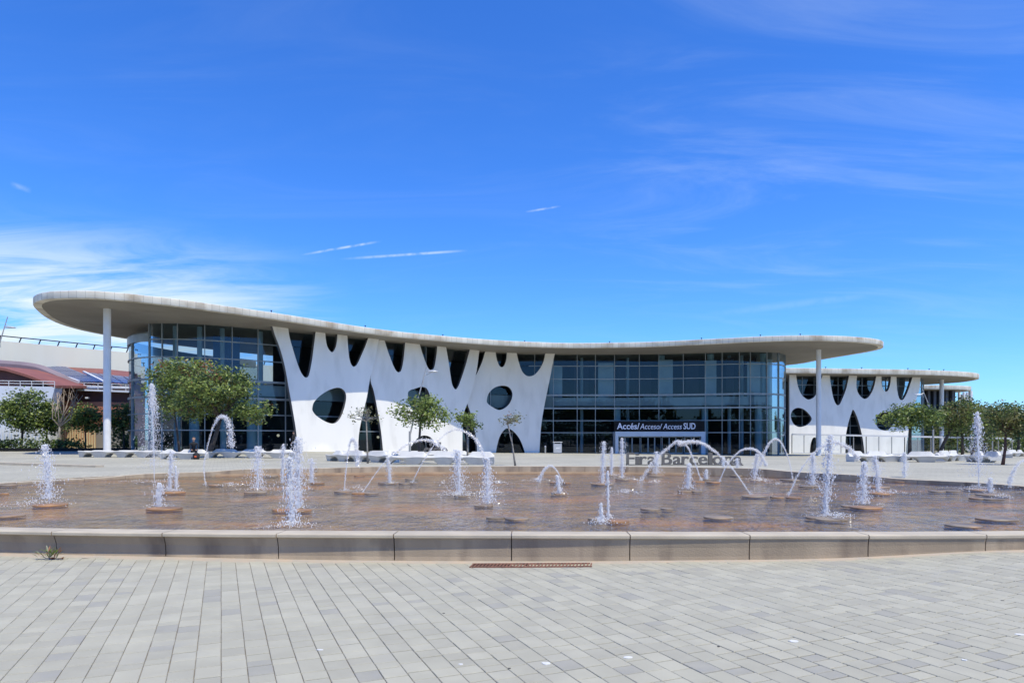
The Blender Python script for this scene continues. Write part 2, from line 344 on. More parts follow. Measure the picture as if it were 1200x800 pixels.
def water_mat():
    m = bpy.data.materials.new('rippled_shallow_water'); m.use_nodes = True; t = m.node_tree; t.nodes.clear()
    g = N(t, 'ShaderNodeNewGeometry')
    def nz(sc_, st, det=4, dist=0):
        mp_ = N(t, 'ShaderNodeMapping'); mp_.inputs['Scale'].default_value = st; t.links.new(g.outputs['Position'], mp_.inputs[0])
        n = N(t, 'ShaderNodeTexNoise'); n.inputs['Scale'].default_value = sc_; n.inputs['Detail'].default_value = det; n.inputs['Distortion'].default_value = dist
        t.links.new(mp_.outputs[0], n.inputs['Vector']); return n.outputs[0]
    h = M2(t, 'ADD', M2(t, 'MULTIPLY', nz(1.6, (1, .9, 1), 3, .8), .9), M2(t, 'ADD', M2(t, 'MULTIPLY', nz(5.5, (1, .5, 1), 3, .9), 1.15), M2(t, 'MULTIPLY', nz(13, (1, .6, 1), 3, .5), .35)))
    bp = N(t, 'ShaderNodeBump'); bp.inputs['Strength'].default_value = 1.0; bp.inputs['Distance'].default_value = .12; t.links.new(h, bp.inputs['Height'])
    fr = N(t, 'ShaderNodeFresnel'); fr.inputs['IOR'].default_value = 1.33; t.links.new(bp.outputs[0], fr.inputs['Normal'])
    tr = N(t, 'ShaderNodeBsdfTransparent'); tr.inputs[0].default_value = (.84, .81, .76, 1)
    df = N(t, 'ShaderNodeBsdfDiffuse'); df.inputs[0].default_value = (.34, .25, .20, 1); t.links.new(bp.outputs[0], df.inputs['Normal'])
    mb = N(t, 'ShaderNodeMixShader'); mb.inputs[0].default_value = .06; t.links.new(tr.outputs[0], mb.inputs[1]); t.links.new(df.outputs[0], mb.inputs[2])
    gl = N(t, 'ShaderNodeBsdfGlossy'); gl.inputs['Roughness'].default_value = .03; gl.inputs[0].default_value = (1, 1, 1, 1); t.links.new(bp.outputs[0], gl.inputs['Normal'])
    ms = N(t, 'ShaderNodeMixShader'); t.links.new(M2(t, 'MULTIPLY', fr.outputs[0], 1.12, clamp=True), ms.inputs[0]); t.links.new(mb.outputs[0], ms.inputs[1]); t.links.new(gl.outputs[0], ms.inputs[2])
    o = N(t, 'ShaderNodeOutputMaterial'); t.links.new(ms.outputs[0], o.inputs[0]); return m
M['water'] = water_mat()
def spray_mat():
    m = bpy.data.materials.new('aerated_water'); m.use_nodes = True; t = m.node_tree; t.nodes.clear()
    d = N(t, 'ShaderNodeBsdfPrincipled'); d.inputs['Base Color'].default_value = (.93, .93, .93, 1); d.inputs['Roughness'].default_value = .12; d.inputs['IOR'].default_value = 1.33
    tl = N(t, 'ShaderNodeBsdfTranslucent'); tl.inputs[0].default_value = (.93, .93, .93, 1)
    tr = N(t, 'ShaderNodeBsdfTransparent')
    a = N(t, 'ShaderNodeMixShader'); a.inputs[0].default_value = .4; t.links.new(d.outputs[0], a.inputs[1]); t.links.new(tl.outputs[0], a.inputs[2])
    b = N(t, 'ShaderNodeMixShader'); b.inputs[0].default_value = .35; t.links.new(a.outputs[0], b.inputs[1]); t.links.new(tr.outputs[0], b.inputs[2])
    o = N(t, 'ShaderNodeOutputMaterial'); t.links.new(b.outputs[0], o.inputs[0]); return m
M['spray'] = spray_mat()

# ================================================================== POOL AND GROUND
WZ = EYE-1.60
inner = [(0, 9.35), (3.5, 9.3), (7, 9.4), (10.5, 9.9), (13.8, 11.5), (16.3, 14.5), (17.3, 18.5), (16.8, 22.3), (15.0, 25.2), (13.2, 27.0), (11.2, 29.4), (7.8, 31.3), (3.8, 32.2), (0, 32.4), (-5, 32.0), (-10.3, 30.9),
         (-14.2, 29.6), (-16.6, 27.4), (-17.8, 24.0), (-17.6, 20), (-16, 15.5), (-13.2, 12.2), (-10, 10.5), (-7, 9.75), (-3.5, 9.45)]
inner = resample(catmull(inner, 10, True), .39, True)
NI = len(inner)
def nrm2(i):
    a, b = inner[i-1], inner[(i+1) % NI]; d = (b-a).normalized(); return Vector((d.y, -d.x))
nr = [nrm2(i) for i in range(NI)]
RZ = [(0, 9, -1.25), (7, 9, -1.25), (-7, 9.4, -1.25), (-3.5, 9.2, -1.25), (3.5, 9.2, -1.25), (-18, 20, -1.5), (-17, 27, -1.53), (-14.5, 29, -1.42), (-10.5, 30.5, -1.30), (-5, 32, -1.25), (0, 32.5, -1.25), (5, 32, -1.25), (10, 31, -1.25), (13.4, 28, -1.36), (15.5, 25, -1.48), (17.4, 21, -1.53), (12, 10, -1.3), (-13, 12, -1.32)]
def rimz(p): return EYE+shep(RZ, p.x, p.y, .8, .02)
RW = .36
floor_ = MB(); floor_.prism([(p.x, p.y) for p in inner], WZ-.30, WZ-.07)
o = floor_.build('pool_basin', M['basin'], origin=(0, 20, WZ-.3)); tag(o, kind='structure')
wm = MB()
wm.v = [(p.x, p.y, WZ) for p in inner]; wm.face(range(NI))
o = wm.build('pool_water', M['water'], origin=(0, 20, WZ)); tag(o, kind='structure')

rim = thing('fountain_surround', (0, 20, WZ-.3), 'low pale concrete rim running round the whole fountain pool', 'pool rim')
core = MB(); rows = []
for i in list(range(NI))+[0]:
    p, n = inner[i], nr[i]; z = rimz(p)
    rows.append([(p.x+n.x*a, p.y+n.y*a, zz_) for a, zz_ in ((.03, WZ-.25), (.03, z-.03), (RW-.10, z-.03), (RW-.14, gz(p.x+n.x*.3, p.y+n.y*.3)-.2))])
core.quadstrip(rows); core.build('rim_core', M['wet'], rim)
# segments of about 1.56 m
SEG = 4
start = min(range(NI), key=lambda i: (inner[i].x-.12*-1)**2+(inner[i].y-9.35)**2)-SEG*16
for k in range(0, NI, SEG):
    ids = [(start+k+j) % NI for j in range(SEG+1)]
    if k+SEG > NI: ids = [(start+k+j) % NI for j in range(NI-k+1)]
    mb = MB(); rows = []
    for q, i in enumerate(ids):
        p, n = inner[i], nr[i]; z = rimz(p); tdir = Vector((n.y, -n.x))*-1
        off = .007 if q == 0 else (-.007 if q == len(ids)-1 else 0)
        pp = p+Vector((-n.y, n.x))*off
        g_ = gz(p.x+n.x*RW, p.y+n.y*RW)-.05
        H = z-g_
        rk = max(.3, min(1.0, .62-.085*p.x)) if p.y < 14 else 1.0
        prof = [(0, WZ-.28, 1), (0, z-.012, 0), (.012, z, 0), (RW-.012, z, 0), (RW, z-.012, 0), (RW, z-.045, 0), (RW-.045*rk, z-.06, 1), (RW-.085*rk, z-H*.42, 1), (RW-.095*rk, z-H*.7, 1), (RW-.07*rk, z-H, 1)]
        rows.append([(pp.x+n.x*a, pp.y+n.y*a, zz_) for a, zz_, _ in prof])
    b0 = mb.quadstrip(rows)
    npf = len(prof)
    mb.m = []
    for i_ in range(len(rows)-1):
        for j_ in range(npf-1): mb.m.append(1 if 1 <= j_ <= 5 else 0)
    mb.face([b0+j for j in range(npf)][::-1], 0); mb.face([b0+(len(rows)-1)*npf+j for j in range(npf)], 0)
    mb.build('coping_segment', [M['rim'], M['rim_top']], rim)
led = MB(); rows = []
for i in range(int(NI*.40), int(NI*.64)):
    p, n = inner[i], nr[i]
    rows.append([(p.x+n.x*.02, p.y+n.y*.02, WZ+.075), (p.x-n.x*.14, p.y-n.y*.14, WZ+.075), (p.x-n.x*.16, p.y-n.y*.16, WZ-.06)])
led.quadstrip(rows); led.build('inner_ledge', M['ledge'], rim)

# ground sheet: rings outward from the pool
gm = MB(); offs = [.2, .5, 1, 1.8, 3, 4.5, 6.5, 9, 12, 16, 21, 28, 36, 46, 60, 80, 110, 160, 260, 500, 1200, 4000]
cc = Vector((0, 20)); rows = []
for s_ in offs:
    r_ = []
    for i in range(0, NI, 2):
        p = inner[i]; d = (p-cc).normalized(); q = p+nr[i]*min(s_, .5)+d*max(0, s_-.5)
        r_.append((q.x, q.y, min(gz(q.x, q.y), rimz(p)-.012+max(0, s_-.4)*.12)))
    rows.append(r_)
gm.quadstrip(rows, True)
o = gm.build('plaza_ground', M['plaza'], smooth=True, origin=(0, 20, 0)); tag(o, kind='structure'); plaza = o

# individually laid pavers in the foreground
D = Vector((-.392, .92)); D.normalize(); Pp = Vector((D.y, -D.x))
from bisect import bisect
def outside_rim(x, y, marg):
    best = min(range(NI), key=lambda i: (inner[i].x-x)**2+(inner[i].y-y)**2)
    return (Vector((x, y))-inner[best]).dot(nr[best]) > marg
joint = MB(); js = []
for iy in range(0, 22):
    js.append([(x*.5, 2.6+iy*.32, gz(x*.5, 2.6+iy*.32)+.004) for x in range(-22, 23)])
near_in = [p for p in inner]
base = len(joint.v); nn = len(js[0])
for r_ in js: joint.v += r_
for i in range(len(js)-1):
    for j in range(nn-1):
        a = base+i*nn+j
        if all(outside_rim(joint.v[q][0], joint.v[q][1], .12) for q in (a+nn, a+nn+1)): joint.face((a, a+1, a+nn+1, a+nn))
o = joint.build('joint_sand', M['sand'], smooth=True, origin=(0, 5, 0)); tag(o, kind='structure')
RWD = .172; pav = []
for r_ in range(-68, 88):
    s_ = -3+random.uniform(0, .3)
    while s_ < 15:
        L = random.choice((.125, .16, .16, .20, .20, .24, .29))
        c = Pp*((r_+.5)*RWD)+D*(s_+L/2); s_ += L
        c = c+Pp*random.uniform(-.0013, .0013)
        if c.y < 3.1 or c.y > 11.2 or abs(c.x) > 10.6: continue
        if abs(c.x) > .85*c.y+1.6: continue
        if not outside_rim(c.x, c.y, RW-.06): continue
        pav.append((c, L))
def pav_verts(c, L, tilt=True):
    g = .0021; ch = .003; hw, hl = RWD/2-g, L/2-.006; dz_ = random.uniform(-.0018, .0018); out = []
    for k, (inset, zz_) in enumerate(((0, -.02), (0, .009), (ch, .013))):
        for a, b in ((-1, -1), (1, -1), (1, 1), (-1, 1)):
            q = c+Pp*(a*(hw-inset))+D*(b*(hl-inset)); out.append((q.x, q.y, gz(q.x, q.y)+zz_+dz_))
    return out
PF = [(8, 9, 10, 11)]+[(i, (i+1) % 4, 4+(i+1) % 4, 4+i) for i in range(4)]+[(4+i, 4+(i+1) % 4, 8+(i+1) % 4, 8+i) for i in range(4)]
pm = [M['paver_a'], M['paver_b'], M['paver_c'], M['paver_d']]
def pcol(c):
    n_ = math.sin(c.x*1.3+c.y*.9)+math.sin(c.x*.5-c.y*1.7+2)
    return random.choices((0, 1, 2, 3), (5, 4, .7+.4*n_ if n_ > -1.5 else .3, 2.2))[0]
inview = [q for q in pav if abs(q[0].x) < .74*q[0].y and q[0].y > 4.6]
inview.sort(key=lambda q: q[0].y); single = set(id(q) for q in inview[:300])
shared = {}
rest = MB(); smudge = []
for q in pav:
    c, L = q; k = pcol(c)
    if id(q) in single:
        key = (L, k)
        if key not in shared:
            me = bpy.data.meshes.new('paver'); g = .0021; ch = .003; hw, hl = RWD/2-g, L/2-.006; vs = []
            for inset, zz_ in ((0, -.02), (0, .009), (ch, .013)):
                for a, b in ((-1, -1), (1, -1), (1, 1), (-1, 1)): vs.append((a*(hw-inset), b*(hl-inset), zz_))
            me.from_pydata(vs, [], PF); me.materials.append(pm[k]); shared[key] = me
        o = bpy.data.objects.new('paver', shared[key]); COL.objects.link(o); o.parent = plaza
        z = gz(c.x, c.y); e = .1
        sx_ = (gz(c.x+Pp.x*e, c.y+Pp.y*e)-z)/e; sy_ = (gz(c.x+D.x*e, c.y+D.y*e)-z)/e
        o.matrix_basis = Matrix.Translation(Vector((c.x, c.y, z+random.uniform(-.0015, .0015)))-WL[plaza.name]) @ Matrix(((Pp.x, D.x, 0, 0), (Pp.y, D.y, 0, 0), (sx_, sy_, 1, 0), (0, 0, 0, 1)))
    else:
        b = len(rest.v); rest.v += pav_verts(c, L)
        for f in PF: rest.face([b+i for i in f], k)
o = rest.build('paver', pm, plaza); o['kind'] = 'stuff'
# sandy strip where pavers meet the rim
sm = MB(); rows = []
for i in list(range(NI-30, NI))+list(range(0, 34)):
    p, n = inner[i], nr[i]; wv = .04+.035*math.sin(i*1.9)+.03*math.sin(i*.7)
    rows.append([(p.x+n.x*a, p.y+n.y*a, gz(p.x+n.x*a, p.y+n.y*a)+h_) for a, h_ in ((RW-.12, .03), (RW+.01, .022), (RW+.03+wv, .009))])
sm.quadstrip(rows)
o = sm.build('dirt_strip', M['dirt'], smooth=True, origin=(0, 9, 0)); tag(o, kind='structure')
# chewing gum and bird-dropping spots
gum_w = mat('white_gum_spot', (.62, .62, .60), (.55, .55, .53), 20, .9); gum_d = mat('dark_gum_spot', (.06, .055, .05), (.04, .04, .04), 20, .9)
for k, (px, py, r_, m_) in enumerate(((640, 779, .035, gum_w), (736, 772, .025, gum_w), (597, 785, .012, gum_d), (540, 780, .015, gum_w), (930, 753, .04, gum_w), (1195, 745, .03, gum_w), (520, 720, .012, gum_d), (375, 763, .02, gum_w), (1130, 775, .02, gum_w), (1175, 705, .012, gum_d), (842, 759, .012, gum_d))):
    p = ground_at(px, py); mb = MB(); pts = [(p.x+r_*(1.6 if k % 2 else 1)*math.cos(a)*random.uniform(.6, 1.1), p.y+r_*math.sin(a)*random.uniform(.6, 1.1)) for a in [2*PI*i/11 for i in range(11)]]
    mb.prism(pts, p.z+.012, p.z+.0165); o = mb.build('gum_spot', m_, plaza)

# ================================================================== HALLS
HR = 10.3
def curve_fn(tab):
    xs = [t[0] for t in tab]
    def f(px):
        if px <= xs[0]: i = 0
        elif px >= xs[-1]: i = len(xs)-2
        else: i = bisect(xs, px)-1
        i = max(0, min(i, len(xs)-2)); t = (px-xs[i])/(xs[i+1]-xs[i])
        return tab[i][1]+(tab[i+1][1]-tab[i][1])*t
    return f
def smooth_tab(tab, n=6): return catmull(tab, n)

def inside(poly, x, y):
    c = False; n = len(poly); j = n-1
    for i in range(n):
        xi, yi = poly[i]; xj, yj = poly[j]
        if (yi > y) != (yj > y) and x < (xj-xi)*(y-yi)/(yj-yi)+xi: c = not c
        j = i
    return c
def shell_wall(parent, Yf, outer, holes, thick=.38, step=4.0, name='shell_wall', zs=10.0):
    # outer, holes: lists of (px, z) on the plan curve Yf; triangulated sheet extruded to a real wall
    V, E = [], []
    def addloop(lp):
        b = len(V); n = len(lp)
        V.extend(Vector((x, z*zs)) for x, z in lp); E.extend((b+i, b+(i+1) % n) for i in range(n))
    addloop(outer)
    for h in holes: addloop(h)
    x0 = min(p[0] for p in outer); x1 = max(p[0] for p in outer); z0 = min(p[1] for p in outer); z1 = max(p[1] for p in outer)
    so_, sh = [(x, z) for x, z in outer], holes
    x = x0+step/2
    while x < x1:
        z = z0+.4
        while z < z1:
            if inside(so_, x, z) and not any(inside(h, x, z) for h in sh):
                dmin = min((v.x-x)**2+(v.y-z*zs)**2 for v in V[:sum(len(h) for h in holes)+len(outer)])
                if dmin > 2.5: V.append(Vector((x, z*zs)))
            z += .8
        x += step
    vs, es, fs, *_ = geometry.delaunay_2d_cdt(V, E, [], 0, 1e-4)
    tri = []
    for f in fs:
        for k in range(1, len(f)-1):
            t = (f[0], f[k], f[k+1]); cx = sum(vs[i].x for i in t)/3; cz = sum(vs[i].y for i in t)/3/zs
            if inside(so_, cx, cz) and not any(inside(h, cx, cz) for h in sh): tri.append(t)
    def front(v):
        Y = Yf(v.x); return Vector(((v.x-600)/F*Y, Y, EYE+v.y/zs))
    def back(v):
        a, b = front(Vector((v.x-1, v.y))), front(Vector((v.x+1, v.y))); d = (b-a); n = Vector((-d.y, d.x, 0)).normalized()
        return front(v)+n*thick
    mb = MB(); n = len(vs)
    mb.v = [tuple(front(v)) for v in vs]+[tuple(back(v)) for v in vs]
    cnt = {}
    for t in tri:
        a, b, c = [mb.v[i] for i in t]
        nx = (Vector(b)-Vector(a)).cross(Vector(c)-Vector(a))
        tt = t if nx.y < 0 else (t[0], t[2], t[1])
        mb.face(tt); mb.face([i+n for i in tt[::-1]])
        for i in range(3):
            e = (tt[i], tt[(i+1) % 3]); cnt[e] = 1
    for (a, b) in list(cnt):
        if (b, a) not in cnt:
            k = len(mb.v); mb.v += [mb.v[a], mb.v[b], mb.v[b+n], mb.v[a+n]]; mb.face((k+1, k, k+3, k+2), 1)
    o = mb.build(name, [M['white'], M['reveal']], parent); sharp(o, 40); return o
def loopz(pts, Yf, top=None, n=5, closed=True):
    q = [(x, (HY-y)*Yf(x)/F) for x, y in pts]
    q = catmull(q, n, closed)
    if top is not None: q = [(x, min(z, top)) for x, z in q]
    return q
def Z(ox, oy, s, pts): return [(ox+x/s, oy+y/s) for x, y in pts]
def outline(Yf, left, cuts, right, zbot, top=HR+.02):
    """left edge from the bottom up, cuts left to right, right edge from the top down"""
    out = loopz(left, Yf, top, 5, False); out[-1] = (out[-1][0], top)
    for c in cuts:
        q = loopz(c, Yf, top, 5, False); q[0] = (q[0][0], top); q[-1] = (q[-1][0], top); out += q
    q = loopz(right, Yf, top, 5, False); q[0] = (q[0][0], top); out += q
    out[0] = (out[0][0], zbot); out[-1] = (out[-1][0], zbot)
    res = [out[0]]
    for p in out[1:]:
        if abs(p[0]-res[-1][0])+abs(p[1]-res[-1][1])*3 > .05: res.append(p)
    return res

def make_roof(parent, pts, z0, th, name='roof', step=1.0, extra=None):
    pl = resample(catmull(pts, 10, True), step, True); n = len(pl); z0 += EYE
    mb = MB(); L = 0; uv = []
    area = sum(pl[i].x*pl[(i+1) % n].y-pl[(i+1) % n].x*pl[i].y for i in range(n))
    if area < 0: pl = pl[::-1]
    # soffit and top sheets inside the fascia ring
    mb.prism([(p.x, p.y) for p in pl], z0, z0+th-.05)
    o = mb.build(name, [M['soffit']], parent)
    fb = MB(); rows = []; uvs = []
    for i in range(n+1):
        a, b = pl[(i-1) % n], pl[(i+1) % n]; d = (b-a).normalized(); nn_ = Vector((d.y, -d.x)); p = pl[i % n]
        if i: L += (pl[i % n]-pl[i-1]).length
        row = []
        for (of, z) in ((-.5, z0-.012), (.02, z0-.02), (.05, z0+.03), (.05, z0+th-.03), (.02, z0+th), (-.5, z0+th)):
            row.append((p.x+nn_.x*of, p.y+nn_.y*of, z)); uvs.append((L, z))
        rows.append(row)
    fb.quadstrip(rows); fb.uv = uvs
    f = fb.build('fascia', M['fascia'], o); sharp(f, 35)
    return o, pl

hall = thing('exhibition_hall', (0, 85, gz(0, 85)), 'large white exhibition hall with flowing concrete canopy, shell walls and glass drums behind the fountain', 'exhibition hall')
roof_pts = [(-34.6, 50.3), (-33.2, 49.75), (-31, 49.6), (-29, 50.3), (-26.2, 52.3), (-23.5, 55.0), (-20.4, 58.2), (-17.2, 62.1), (-14.7, 65.2), (-11, 68.7), (-7.1, 71.3), (-3.5, 73.4), (0, 74.9), (5.7, 76.4), (10, 76.3), (15.1, 75.6), (21.2, 73.5), (26.8, 71.4), (31.5, 70.9),
            (36, 71.8), (39.6, 73.8), (41.6, 76.6), (41.9, 79.4), (41.2, 82.6), (39.9, 87.6), (38.6, 93.6), (33, 99), (20, 104), (0, 103), (-18, 94), (-30, 83), (-38, 72.5), (-40.2, 66.5), (-40.4, 62), (-39.4, 58), (-37.6, 54.0), (-36.2, 51.7)]
roof, rpl = make_roof(hall, roof_pts, HR, .52)
for k, px in enumerate((68, 190, 258, 318, 425, 518, 618, 722, 829, 898, 941)):
    j = min(range(len(rpl)), key=lambda i: abs(600+rpl[i].x/rpl[i].y*F-px)+(100 if rpl[i].y > 80 else 0))
    q = rpl[j]+(Vector((0, 85))-rpl[j]).normalized()*.5
    mb = MB(); mb.tube([(q.x, q.y, EYE+HR+.5), (q.x, q.y, EYE+HR+.66)], .03, 6); mb.box((q.x, q.y, EYE+HR+.68), (.14, .08, .07)); mb.build('roof_lamp', M['black'], roof)
# external columns
for (px, ytop, lab) in ((125.6, 362, None), (959.3, 409.7, None)):
    Yc = HR*F/(HY-ytop); X = (px-600)/F*Yc
    mb = MB(); g0 = gz(X, Yc)-.1
    mb.tube([(X, Yc, g0), (X, Yc, EYE+HR+.02)], .27, 24); o = mb.build('column', M['white_col'], hall); sharp(o, 40)
    fl = MB(); fl.tube([(X, Yc, g0), (X, Yc, g0+.14)], .33, 24); sharp(fl.build('column_base', M['steel'], o), 40)

# white shell walls
wall_tab = smooth_tab([(300, 60.9), (318, 62.0), (345, 63.6), (370, 65.3), (405, 67.5), (440, 69.8), (490, 73.2), (545, 77.2), (565, 78.7), (600, 80.2), (650, 80.9), (670, 81)])
Yw = curve_fn(wall_tab); Yw2 = lambda x: Yw(x)+.42; Yw3 = lambda x: Yw(x)+1.0
z2 = lambda p: Z(140, 340, 3.636, p); z3 = lambda p: Z(380, 360, 4.0, p)
cutA = z2([(718, 150), (725, 200), (745, 270), (765, 330), (780, 360), (795, 372), (808, 358), (820, 300), (828, 240), (838, 160)])
cutB = z2([(876, 170), (880, 215), (888, 245), (905, 264), (918, 250), (926, 220), (930, 175)])
cutC = z3([(108, 125), (112, 190), (118, 240), (128, 270), (140, 278), (155, 265), (178, 215), (195, 175), (210, 132)])
h1 = z2([(822, 500), (830, 475), (860, 445), (900, 422), (935, 415), (958, 428), (966, 455), (958, 500), (940, 545), (915, 567), (880, 560), (840, 535), (824, 515)])
shell_wall(hall, Yw, outline(Yw, [(349.5, 533), (347, 505), (343, 480), (338.5, 455), (334, 430), (328, 408), (322, 392), (318, 378)], [cutA, cutB, cutC], [(445, 392), (440, 420), (434, 442), (430, 465), (424, 490), (420.5, 510), (419.5, 533)], -1.35), [loopz(h1, Yw)])
cutD = z3([(282, 152), (300, 210), (325, 275), (338, 298), (350, 304), (362, 292), (372, 240), (380, 155)])
cutE = z3([(446, 165), (460, 215), (478, 265), (490, 288), (502, 293), (515, 282), (525, 230), (530, 175)])
cutF = z3([(570, 180), (582, 250), (592, 320), (600, 362), (614, 384), (626, 374), (640, 340), (660, 280), (675, 225), (686, 185)])
h2 = [(478, 462), (480, 457.5), (487, 455), (494, 453), (500, 455), (503.5, 462), (505, 470), (504, 478), (498, 484), (488, 484), (481, 476)]
arch2 = [(482, 528.3), (484.5, 519), (491, 512), (498, 510), (505, 512.5), (510, 520), (513, 528.3)]
shell_wall(hall, Yw2, outline(Yw2, [(449.5, 534), (446.5, 505), (442, 478), (438, 458), (434.2, 443), (440, 420), (445.2, 392)], [cutD, cutE, cutF], [(562.5, 403), (558.5, 435), (552.5, 460), (548, 472), (543.5, 485), (542, 505), (542, 534)], -1.6),
           [loopz(h2, Yw2), loopz(arch2, Yw2, None, 5, True)])
cutH = z3([(802, 200), (808, 240), (820, 272), (833, 280), (845, 270), (854, 240), (856, 200)])
cutI = z3([(900, 203), (910, 250), (925, 295), (943, 317), (965, 323), (990, 312), (1015, 280), (1030, 245), (1037, 205)])
h3 = z3([(762, 435), (770, 405), (795, 378), (830, 367), (862, 372), (880, 395), (880, 425), (865, 455), (840, 475), (815, 480), (785, 465), (766, 450)])
arch3 = z3([(804, 684), (812, 640), (825, 600), (845, 573), (860, 567), (880, 575), (905, 600), (925, 635), (942, 684)])
# the arch of the last wall reaches the ground: cut it into the bottom edge
o3 = outline(Yw3, [(558.8, 535), (558.8, 520), (556, 502.5), (552.5, 487), (548, 474), (546, 466), (550, 455), (556, 443), (561, 433), (566, 421), (570.5, 403)], [cutH, cutI],
             [(651.5, 406), (647.5, 427.5), (642, 455), (637.5, 477.5), (633.8, 502.5), (632, 535)], -1.85)
a3 = loopz(arch3, Yw3, None, 5, False)[::-1]; a3[0] = (a3[0][0], -1.85); a3[-1] = (a3[-1][0], -1.85)
shell_wall(hall, Yw3, o3+a3, [loopz(h3, Yw3)])

# curtain wall
gpath = catmull([(-31, 84), (-35, 78), (-36.9, 72.5), (-37.3, 68.5), (-36.7, 65.6), (-35.2, 62.9), (-33.2, 61.1), (-30.8, 60.5), (-28, 61.0), (-24.5, 63.0), (-20.5, 66.0), (-17, 69.0), (-12.5, 73), (-8, 77), (-4, 80.6), (0, 82.3), (5, 82.7), (11, 82.7), (17.7, 82.3), (23, 81.2), (27, 80.3), (30.2, 80.5),
                 (32.3, 81.7), (33.6, 84.2), (33.9, 87.5), (32.5, 92), (28, 97)], 14)
gpath = [Vector(p) for p in gpath]
def gidx(px, front=True):
    rng = [i for i in range(len(gpath)) if 4*14 <= i <= 23*14]
    return min(rng, key=lambda i: abs(600+gpath[i].x/gpath[i].y*F-px))
mul = [0, 20, 36, 48]+[gidx(px) for px in (155, 176, 191, 208, 240, 271, 302, 333, 362, 392, 420, 446, 470, 497, 523, 548, 575, 601, 627, 649, 674.5, 698, 721, 747, 773, 800, 826, 846, 865, 879, 899, 912, 921)]+[23*14+4, 24*14, 24*14+10, 25*14+6, len(gpath)-1]
mul = sorted(set(mul))
LV = [None, .85, 2.3, 3.8, 5.38, 7.33, 8.9, HR]
for a, b in zip(mul, mul[1:]):
    pts = gpath[a:b+1]; st = max(1, len(pts)//5); pts = pts[::st]+([pts[-1]] if (len(pts)-1) % st else [])
    px_c = 600+gpath[(a+b)//2].x/gpath[(a+b)//2].y*F
    for r_ in range(7):
        mb = MB(); rows = []
        for p in pts:
            z0 = gz(p.x, p.y)-.05 if r_ == 0 else EYE+LV[r_]
            rows.append([(p.x, p.y, z0+(.03 if r_ else 0)), (p.x, p.y, EYE+LV[r_+1]-.03)])
        mb.quadstrip(rows)
        if r_ == 6 and b <= gidx(176): continue
        if 720 < px_c < 826 and r_ == 0: continue       # the entrance portal stands here
        mb.build('pane', M['glass_sp'] if (r_ == 3 and (px_c < 640 and px_c > 330)) else M['glass'], hall)
for r_ in range(1, 7):
    mb = MB(); rows = []
    for p, q in zip(gpath[::3], gpath[3::3]+[gpath[-1]]):
        d = (q-p); d = d.normalized() if d.length > 0 else Vector((1, 0)); n = Vector((d.y, -d.x))
        hh = .10 if r_ in (3, 4) else .045
        rows.append([(p.x+n.x*a, p.y+n.y*a, EYE+LV[r_]+b) for a, b in ((.1, -hh), (.1, hh), (-.06, hh), (-.06, -hh))])
    if r_ in (1, 2): mb.quadstrip(rows, True); mb.build('transom', M['alu'], hall)
    else:
        cut0, cut1 = 10.2*14/3, 15.6*14/3
        mb.quadstrip(rows[:int(cut0)], True); mb.build('transom', M['alu'], hall)
        mb = MB(); mb.quadstrip(rows[int(cut1):], True); mb.build('transom', M['alu'], hall)
for i in mul:
    p = gpath[i]; q = gpath[min(i+1, len(gpath)-1)]; q0 = gpath[max(i-1, 0)]; d = (q-q0).normalized(); ang = math.atan2(d.y, d.x); n = Vector((d.y, -d.x))
    px = 600+p.x/p.y*F
    if 345 < px < 612 and i > 60 and int(px) % 2: continue
    for (za, zb, wd_) in ((gz(p.x, p.y)-.05 if not 722 < px < 825 else EYE+.9, EYE+HR, .07),):
        if px > 640 and abs(px-800) < 1: za = EYE+5.4
        if i < gidx(176): zb = EYE+9.0
        mb = MB(); mb.box((p.x+n.x*.02, p.y+n.y*.02, (za+zb)/2), (wd_, .2, zb-za), ang); mb.build('mullion', M['alu'], hall)
# upper parapet ring of the left drum: rounded metal cap seen at the left end
cap = MB(); rows = []
for p_i in range(2, gidx(176)+1):
    p = gpath[p_i]; d = (gpath[p_i+1]-gpath[p_i-1]).normalized(); n = Vector((d.y, -d.x))
    rows.append([(p.x+n.x*a, p.y+n.y*a, EYE+b) for a, b in ((.14, 8.75), (.14, 9.45), (-.02, 9.62), (-.15, 9.5), (-.15, 8.8))])
cap.quadstrip(rows, True); cap.build('drum_cap', M['alu'], hall)

# interior: floors, core walls, columns, screens
def off_path(i0, i1, d_, stp=6):
    out = []
    for i in range(i0, i1, stp):
        p = gpath[i]; d = (gpath[min(i+1, len(gpath)-1)]-gpath[max(i-1, 0)]).normalized(); n = Vector((-d.y, d.x)); out.append(p+n*d_)
    return out
i_l, i_r = 4*14, 23*14
def slab(zc, th, name='floor_slab'):
    f = off_path(2*14, 25*14, .35, 5); mb = MB()
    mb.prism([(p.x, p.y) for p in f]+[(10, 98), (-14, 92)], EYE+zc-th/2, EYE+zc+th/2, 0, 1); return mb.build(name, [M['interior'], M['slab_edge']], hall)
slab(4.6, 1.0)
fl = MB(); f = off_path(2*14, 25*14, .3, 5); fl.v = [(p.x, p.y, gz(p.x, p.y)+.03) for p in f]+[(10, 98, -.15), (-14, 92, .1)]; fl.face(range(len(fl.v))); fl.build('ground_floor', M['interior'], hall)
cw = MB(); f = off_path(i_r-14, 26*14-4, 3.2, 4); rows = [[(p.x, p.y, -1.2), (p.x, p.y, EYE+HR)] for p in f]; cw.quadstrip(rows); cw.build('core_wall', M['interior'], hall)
cw = MB(); f = off_path(4, 5*14+12, 4.5, 6); rows = [[(p.x, p.y, -1.2), (p.x, p.y, EYE+5.2)] for p in f]; cw.quadstrip(rows); cw.build('core_wall', M['darkglass'], hall)
